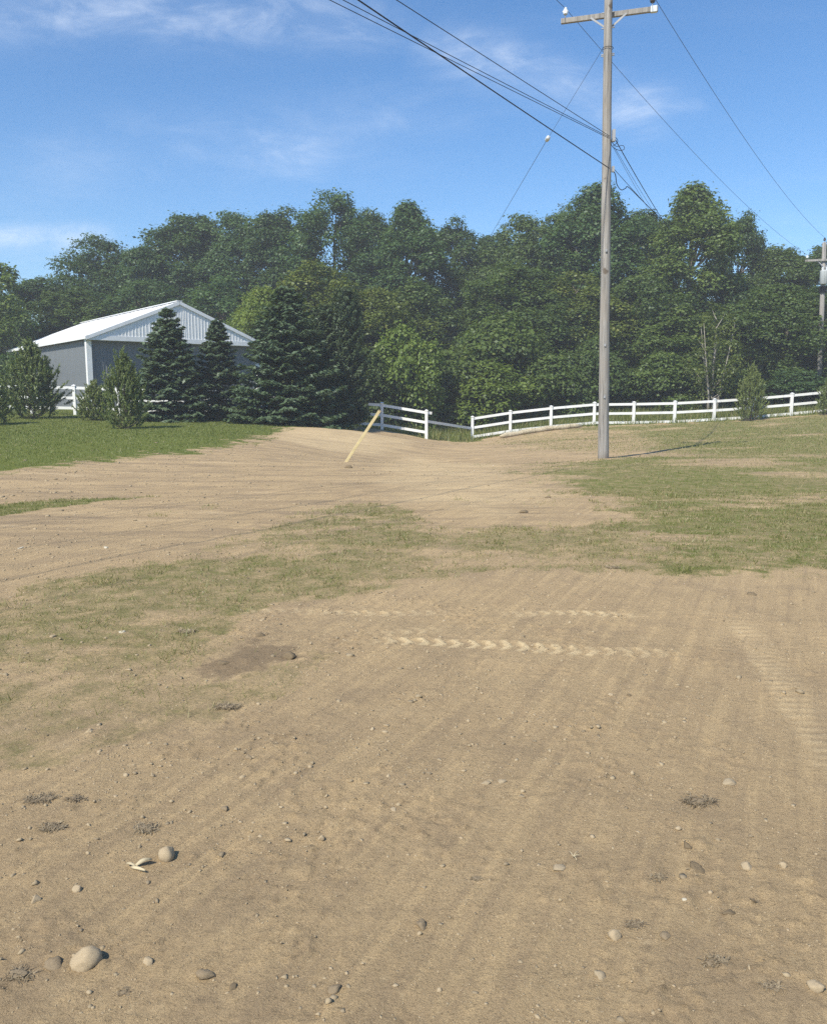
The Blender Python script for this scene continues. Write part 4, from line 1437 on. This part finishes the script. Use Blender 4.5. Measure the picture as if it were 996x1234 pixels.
def wire(name, pts, rad, label, cat, mat='wire', sag=0.0, n=24, kinky=None):
    """pts: two ends (a sagging span) or a path"""
    pts = [Vector(p) for p in pts]
    if len(pts) == 2:
        a, b = pts
        pts = [a.lerp(b, i / n) - Vector((0, 0, 4 * sag * (i / n) * (1 - i / n))) for i in range(n + 1)]
    o0 = pts[0].copy()
    mb = MB(); mb.tube([p - o0 for p in pts], rad, 6)
    me = mb.mesh(name, M[mat], True)
    o = link(name, me); o.location = o0
    return tag(o, label, cat)


base_w = Vector(PB)
fbase = Vector((FB[0], 57, fz))
wl_ = base_w + insL + Vector((0, 0, .15)); wr_ = base_w + insR + Vector((0, 0, .17))
fl_ = fbase + fc - FD * 1.1 + Vector((0, 0, .36)); ft_ = fbase + onf(fp_top[2]) + Vector((0, 0, .3))
LD = Vector((-.535, -.845, 0))
wire('power_line', [wl_, fl_], .0065, 'thin power line from the left insulator to the far pole', 'wire', 'grey_wire', .55)
wire('power_line', [wr_, ft_], .0075, 'thin power line from the right insulator to the far pole top', 'wire', 'grey_wire', .55)
wire('power_line', [wl_, wl_ + LD * 42 + Vector((0, 0, .4))], .0065, 'power line leaving the left insulator up out of the picture', 'wire', 'grey_wire', .4)
wire('power_line', [wr_, wr_ + LD * 42 + Vector((0, 0, .4))], .0075, 'power line leaving the right insulator up out of the picture', 'wire', 'grey_wire', .4)
k1 = base_w + on_pole(zc1) + Vector((.02, -.19, 0)); k2 = base_w + on_pole(zc2) + Vector((.03, -.19, 0))


def through(a, u, v, z, ext=3.0):
    """far end of a span from a that is seen crossing pixel u, v at height z"""
    d = ray(u, v); t = (z - EYE) / d[2]
    q = Vector(CAMP + d * t)
    return a + (q - a) * ext


wire('overhead_cable', [k1 + Vector((0, 0, .02)), through(k1, 400, 0, k1.z)], .0068, 'lowest of the thin cables rising to the upper left from the pole', 'cable', 'wire', .03)
wire('overhead_cable', [k1 + Vector((0, 0, .05)), through(k1, 413, 0, k1.z)], .0068, 'middle thin cable rising to the upper left from the pole', 'cable', 'wire', .03)
wire('overhead_cable', [k1 + Vector((0, 0, .08)), through(k1, 472, 0, k1.z)], .0075, 'uppermost thin cable rising to the upper left from the pole', 'cable', 'wire', .0)
wire('overhead_cable', [k2, through(k2, 441, 0, k2.z)], .0115, 'thick black cable rising to the upper left from the pole', 'cable', 'wire', .08)
e1 = P(800, 262, 30); 
fe1 = fbase + onf(fa - 2.6); fe2 = fbase + onf(fa - 3.6)
sA = base_w + on_pole(zc1 + .1) + Vector((.17, -.05, 0))


def span_via(a, u, v, Y, ext): 
    q = Vector(P(u, v, Y)); return a + (q - a) * ext


wire('overhead_cable', [sA, span_via(sA, 790, 247, 33, 2.4)], .013, 'black cable going down right from the pole bracket', 'cable', 'wire', .15)
sB = sA + Vector((.02, 0, -.25))
wire('overhead_cable', [sB, span_via(sB, 785, 246, 33, 2.4)], .0055, 'thin inner wire beside the black cable right of the pole', 'cable', 'grey_wire', .15)
wire('overhead_cable', [sB + Vector((.0, 0, -.05)), span_via(sB, 780, 244, 33, 2.4)], .0055, 'thin lower wire beside the black cable right of the pole', 'cable', 'grey_wire', .15)
sC = base_w + on_pole(zc2) + Vector((.17, -.12, 0))
endC = span_via(sC, 790, 257, 32, 2.4)
wire('overhead_cable', [sC, endC], .0075, 'support wire running down right from the cable clamp', 'cable', 'wire', .05)


def smooth_path(cps, n=10):
    cps = [Vector(c) for c in cps]; out = []
    for i in range(len(cps) - 1):
        p0 = cps[max(i - 1, 0)]; p1 = cps[i]; p2 = cps[i + 1]; p3 = cps[min(i + 2, len(cps) - 1)]
        for k in range(n):
            t = k / n
            out.append(.5 * ((2 * p1) + (p2 - p0) * t + (2 * p0 - 5 * p1 + 4 * p2 - p3) * t * t + (3 * p1 - p0 - 3 * p2 + p3) * t ** 3))
    out.append(cps[-1])
    return out


Yp = pole_y
wire('drop_loop', smooth_path([P(737, 204, Yp - .1), P(741, 210, Yp + .1), P(743, 222, Yp + .5), P(748, 228.5, Yp + .9), P(753, 227, Yp + 1.3), P(757, 225.5, Yp + 1.8), P(772, 240, Yp + 5), P(790, 257.5, 32), P(806, 272, 40)]), .012, 'black slack cable loop hanging below the clamp on the pole', 'cable')
wire('drop_loop', smooth_path([P(736, 170, Yp - .1), P(742, 176, Yp), P(750, 175, Yp), P(752, 179, Yp), P(747, 181, Yp), P(739, 178, Yp - .05), P(736, 172, Yp - .1), P(739, 164, Yp - .05), P(744, 170, Yp), P(738, 176, Yp - .1)]), .008, 'small coil of spare wire beside the bracket on the pole', 'cable')
gA = base_w + on_pole(zg) + Vector((-.13, .03, 0))
gE = Vector(P(560, 336, 60))
gB = gA.lerp(gE, .30)
# the guy is seen through its strain insulator
q1 = Vector(P(659.5, 167, 30))
gw = empty('guy_wire', tuple(gA))
tag(gw, 'thin guy wire with a small white strain insulator left of the pole', 'wire')
mb = MB(); mb.tube([(0, 0, 0), tuple(q1 - gA)], .0055, 6); mb.build('upper_strand', M['grey_wire'], gw, True)
mb = MB(); mb.tube([tuple(q1 - gA), tuple(gE - gA)], .009, 6); mb.build('lower_strand', M['grey_wire'], gw, True)
dq = (q1 - gA).normalized()
mb = MB(); mb.tube([tuple(q1 - gA + dq * t_) for t_ in (-.16, -.13, -.03, 0, .03, .13, .16)], [.03, .07, .075, .05, .075, .07, .03], 12); mb.build('strain_insulator', M['porcelain'], gw, True)


# ------------------------------------------------------------------ stones, clods, scraps, dead tufts
def stone_mesh(seed, sub=3, rough=.16, flat=.7, facet=0.0):
    V, F = ico(sub)
    r = np.random.default_rng(seed)
    d = np.ones(len(V))
    for k in range(6):
        a = unit(r.normal(0, 1, 3)); f = r.uniform(1.5, 5.5)
        d += rough * .5 * np.sin(V @ a * f + r.uniform(0, 6.28)) / (1 + k * .3)
    for k in range(9 if facet else 4):
        a = unit(r.normal(0, 1, 3)); h = r.uniform(.55, .85)
        s = V @ a
        d = np.where(s * d > h, h / np.maximum(s, .1), d)
    if sub > 2: d += r.normal(0, .018 + rough * .10, len(V))
    V = V * d[:, None] * np.array([1.0, .8, flat])
    return np_mesh('stone', V, F, None, True)


def stone(u, v, wpx, mat, label, name='stone', cat='stone', rough=.14, flat=.7, facet=.5, seed=None, bury=.42, rz=None):
    p = gp(u, v)
    dist = math.sqrt(p[0] ** 2 + p[1] ** 2 + EYE ** 2)
    s = wpx * dist / FPX / 2 * .9
    sd = seed if seed is not None else int(u * 7 + v)
    me = stone_mesh(sd, 3, rough, flat, facet)
    me.materials.append(M[mat])
    o = link(name, me)
    o.location = (p[0], p[1], p[2] + s * flat * (.75 - bury * 1.6))
    o.scale = (s, s, s)
    o.rotation_euler = (random.Random(sd).uniform(-.2, .2), random.Random(sd + 1).uniform(-.2, .2), rz if rz is not None else random.Random(sd + 2).uniform(0, 6.28))
    return tag(o, label, cat)


for a in (
    (104, 1172, 36, 'stone', 'largest rounded tan stone near the bottom left corner', 'stone', 'stone', .09, .72, 0, 3, .22, .35),
    (201, 1038, 24, 'stone', 'smooth round tan stone beside the pale torn husk', 'stone', 'stone', .05, .85, 0, 4, .2),
    (94, 1078, 14, 'stone', 'small round stone left of the pale torn husk', 'stone', 'stone', .1, .8),
    (44, 1090, 14, 'stone', 'small tan stone near the left edge above the largest stone', 'stone', 'stone', .1, .8),
    (178, 1161, 16, 'stone', 'tan stone right of the largest stone', 'stone', 'stone', .12, .7),
    (387, 1011, 11, 'stone', 'little round stone alone in the left middle of the dirt', 'stone', 'stone', .08, .85),
    (403, 1202, 18, 'clod', 'round soil clod at the bottom left of centre', 'soil_clod', 'clod', .2, .75),
    (281, 1194, 13, 'dark_stone', 'small dark clod right of the largest stone near the bottom', 'soil_clod', 'clod', .25, .6),
    (270, 980, 13, 'clod', 'flat clod above and right of the smooth round stone', 'soil_clod', 'clod', .25, .5),
    (300, 920, 12, 'clod', 'upright clod below the dead tuft on the left', 'soil_clod', 'clod', .25, .8),
    (66, 1165, 28, 'clod', 'long crumbly clod touching the left of the largest stone', 'soil_clod', 'clod', .28, .5),
    (246, 1186, 22, 'clod', 'crumbly clod between the largest stone and the dark one', 'soil_clod', 'clod', .3, .6),
    (474, 983, 10, 'pale_stone', 'small pale stone just left of the centre of the dirt', 'stone', 'stone', .1, .6),
    (740, 1135, 21, 'stone', 'tan stone with a dead tuft behind it at lower right', 'stone', 'stone', .12, .85, .5),
    (827, 1023, 14, 'dark_stone', 'small dark angular clod above the dark flat one', 'soil_clod', 'clod', .25, .7, .5),
    (837, 1052, 21, 'dark_stone', 'dark flat clod on the right side of the dirt', 'soil_clod', 'clod', .2, .45),
    (899, 1048, 18, 'stone', 'brown stone right of the dark flat clod', 'stone', 'stone', .15, .65, .5),
    (942, 1057, 12, 'stone', 'small angular stone second to the right of the dark flat clod', 'stone', 'stone', .15, .8, .5),
    (878, 946, 19, 'pale_stone', 'pale half buried stone above right of the dark dead tuft', 'stone', 'stone', .12, .55),
    (877, 1110, 15, 'dark_stone', 'dark clod between the dead tufts at lower right', 'soil_clod', 'clod', .25, .6),
    (981, 1196, 19, 'stone', 'stone at the right edge near the bottom right corner', 'stone', 'stone', .14, .85, .5),
    (722, 1184, 18, 'pale_stone', 'flat pale stone below the tan stone at lower right', 'stone', 'stone', .2, .45, .5),
    (802, 1138, 17, 'clod', 'soil clod right of the tan stone at lower right', 'soil_clod', 'clod', .25, .5),
    (675, 1054, 22, 'pale_stone', 'flat pale crust lump under the forked straw', 'soil_clod', 'clod', .2, .3),
    (824, 1097, 8, 'white_chip', 'small white pebble below the dark flat clod', 'stone', 'stone', .12, .7),
    (585, 950, 15, 'pale_stone', 'left lump of the broken pale crust right of centre', 'soil_clod', 'clod', .3, .4),
    (604, 946, 14, 'pale_stone', 'right lump of the broken pale crust right of centre', 'soil_clod', 'clod', .3, .4),
    (508, 1118, 18, 'clod', 'ragged clod at the bottom centre', 'soil_clod', 'clod', .32, .6),
    (148, 765, 12, 'white_chip', 'white flat scrap lying on the left grass patch', 'white_scrap', 'scrap', .25, .35),
    (64, 770, 11, 'pale_stone', 'pale stone left of the white scrap on the grass patch', 'stone', 'stone', .2, .45),
    (128, 661, 7, 'white_chip', 'upper white chip on the bare dirt at left', 'white_scrap', 'scrap', .25, .6),
    (24, 661, 9, 'white_chip', 'white chip near the left edge on the bare dirt', 'white_scrap', 'scrap', .25, .4),
    (98, 776, 6, 'pale_stone', 'tiny pale stone between the pale stone and white scrap', 'stone', 'stone', .2, .5),
    (350, 797, 22, 'dark_stone', 'dark clod at the right rim of the damp patch', 'soil_clod', 'clod', .3, .55),
    (312, 768, 16, 'dark_stone', 'dark clod on the far rim of the damp patch', 'soil_clod', 'clod', .3, .5),
    (268, 803, 18, 'dark_stone', 'dark clod on the left rim of the damp patch', 'soil_clod', 'clod', .3, .5),
    (421, 564, 13, 'dark_stone', 'earth clod at the foot of the leaning board', 'soil_clod', 'clod', .3, .5),
    (629, 618, 15, 'dark_stone', 'dark clump lying on the sandy track in the middle', 'soil_clod', 'clod', .3, .45),
    (660, 600, 10, 'dark_stone', 'small dark clump at the lawn corner below the pole', 'soil_clod', 'clod', .3, .5),
    (735, 838, 8, 'stone', 'left pebble of the pair below the long tyre print', 'stone', 'stone', .15, .7),
    (758, 839, 8, 'dark_stone', 'right dark pebble of the pair below the long tyre print', 'stone', 'stone', .2, .7),
    (905, 719, 16, 'dark_stone', 'ragged dark clod on the dirt under the right lawn', 'soil_clod', 'clod', .3, .4),
):
    stone(*a)


def tuft(u, v, wpx, label, seed, n=170, dark=.35):
    p = gp(u, v)
    dist = math.sqrt(p[0] ** 2 + p[1] ** 2 + EYE ** 2)
    R = wpx * dist / FPX / 2 * .85
    r = np.random.default_rng(seed)
    a = r.uniform(0, 6.28, n); q = np.sqrt(r.uniform(0, 1, n))
    ex = r.uniform(0, 3.14)
    lx = np.cos(a) * q * R * .75; ly = np.sin(a) * q * R * .5
    x_ = p[0] + lx; y_ = p[1] + ly
    z_ = Hd(x_, y_) - p[2] - .002
    b_ = r.uniform(0, 6.28, n); le = r.uniform(.86, .995, n); L = r.uniform(.2, .9, n) ** 1.3 * R * .8
    base = np.stack([lx, ly, z_], 1)
    tip = base + np.stack([np.cos(b_) * le, np.sin(b_) * le, np.sqrt(1 - le ** 2) * .45], 1) * L[:, None]
    mid = (base + tip) / 2 + np.stack([np.zeros(n), np.zeros(n), L * .18], 1)
    wv = np.stack([-np.sin(b_), np.cos(b_), np.zeros(n)], 1) * (r.uniform(.0008, .0018, n) * max(1, dist / 3))[:, None]
    V = np.stack([base - wv, base + wv, mid + wv * .8, mid - wv * .8, tip], 1).reshape(-1, 3)
    i = np.arange(n)[:, None] * 5
    F = np.concatenate([i + [0, 1, 2], i + [0, 2, 3], i + [3, 2, 4]])
    tn = np.tile(np.clip(r.normal(dark, .2, n), 0, 1), 3)
    o = empty('dead_grass_tuft', tuple(p))
    tag(o, label, 'dead grass')
    q = link('blades', np_mesh('blades', V, F, M['straw'], False, {'tint': ('FACE', tn)}), o); q['kind'] = 'stuff'
    me = stone_mesh(seed, 3, .45, .2); me.materials.append(M['clod'])
    q = link('root_soil', me, o); q.scale = (R * .6, R * .42, R * .45)


for i, (u, v, w, label, dk) in enumerate((
    (842, 970, 52, 'dark dead grass tuft right of centre on the dirt', .22),
    (764, 1124, 32, 'small dead tuft just behind the tan stone at lower right', .25),
    (860, 1169, 38, 'sprawling dead tuft near the bottom right', .35),
    (930, 1195, 32, 'dead tuft left of the bottom right corner stone', .35),
    (790, 1066, 26, 'faint dead tuft left of the dark flat clod', .4),
    (910, 1091, 15, 'tiny dark tuft right of the faint dead tuft', .15),
    (575, 1066, 18, 'little dead tuft right of the bottom centre', .3),
    (274, 855, 44, 'dry tuft below the damp soil patch', .35),
    (48, 968, 46, 'left one of the two dead tufts near the left edge', .25),
    (92, 973, 30, 'right one of the two dead tufts near the left edge', .2),
    (64, 1002, 40, 'lower dead tuft under the pair at the left edge', .35),
    (176, 999, 46, 'thin dead tuft above the smooth round stone', .4),
    (24, 1180, 40, 'dead tuft in the bottom left corner beside the largest stone', .3),
    (150, 1208, 22, 'dark dead tuft at the bottom below the largest stone', .15),
    (739, 686, 26, 'dry tuft on the edge between lawn and dirt', .5),
    (225, 765, 30, 'dry tuft on the left grass patch', .6),
)):
    tuft(u, v, w, label, 300 + i, dark=dk, n=int(120 + w * 5))


def husk():
    p = gp(163, 1058)
    o = empty('torn_husk', tuple(p)); tag(o, 'pale torn corn husk scrap next to the smooth round stone', 'husk')
    s = .06
    for (a, ln, wd, lift, off) in ((.5, 1.0, .13, .30, (0, 0)), (-.45, 1.1, .09, .10, (-.01, -.004)), (2.9, .65, .10, .15, (.005, .0))):
        V, F = [], []
        n = 7
        for i in range(n):
            t = i / (n - 1)
            c = Vector((math.cos(a) * ln * s * t + off[0], math.sin(a) * ln * s * t + off[1], .006 + lift * s * math.sin(t * 2.6)))
            sd = Vector((-math.sin(a), math.cos(a), .25)) * s * wd * (math.sin(math.pi * min(1, t * .9 + .12)) + .15)
            V += [tuple(c - sd), tuple(c + Vector((0, 0, .005))), tuple(c + sd)]
        for i in range(n - 1):
            for k in (0, 1):
                F.append((3 * i + k, 3 * i + k + 1, 3 * i + k + 4, 3 * i + k + 3))
        mb = MB(); mb.add(V, F); q = mb.build('leaf_strip', M['husk'], o, True)
        m_ = q.modifiers.new('solid', 'SOLIDIFY'); m_.thickness = .0015


M['husk'] = simple_mat('pale_husk', (.50, .42, .27), .12, 30, .8)
husk()
p = gp(690, 1044)
fs = empty('forked_straw', tuple(p)); tag(fs, 'pale forked straw lying on the flat crust at lower right', 'straw')
for (a, ln) in ((1.9, .035), (.9, .04), (-1.3, .03), (.1, .03)):
    mb = MB(); mb.tube([(0, 0, .006), (math.cos(a) * ln * .5, math.sin(a) * ln * .5, .012), (math.cos(a) * ln, math.sin(a) * ln, .008)], [.0018, .0015, .001], 5); mb.build('stalk', M['husk'], fs, True)


# ------------------------------------------------------------------ thin scattering volume added to lift the dark tones, like lens veil
def lens_veil():
    mb = MB(); mb.box((0, 710, 13.2), (1900, 1700, 34))
    m = bpy.data.materials.new('lens_veil_volume'); m.use_nodes = True
    n, l = m.node_tree.nodes, m.node_tree.links
    n.clear()
    out = n.new('ShaderNodeOutputMaterial'); v = n.new('ShaderNodeVolumePrincipled')
    v.inputs['Color'].default_value = (.93, .96, 1.0, 1)
    v.inputs['Density'].default_value = .0013
    v.inputs['Anisotropy'].default_value = 0.0
    l.new(v.outputs[0], out.inputs['Volume'])
    o = mb.build('lens_veil', m)
    tag(o, 'thin pale volume added over the field to imitate lens veil', 'lens_veil', kind='stuff')


lens_veil()
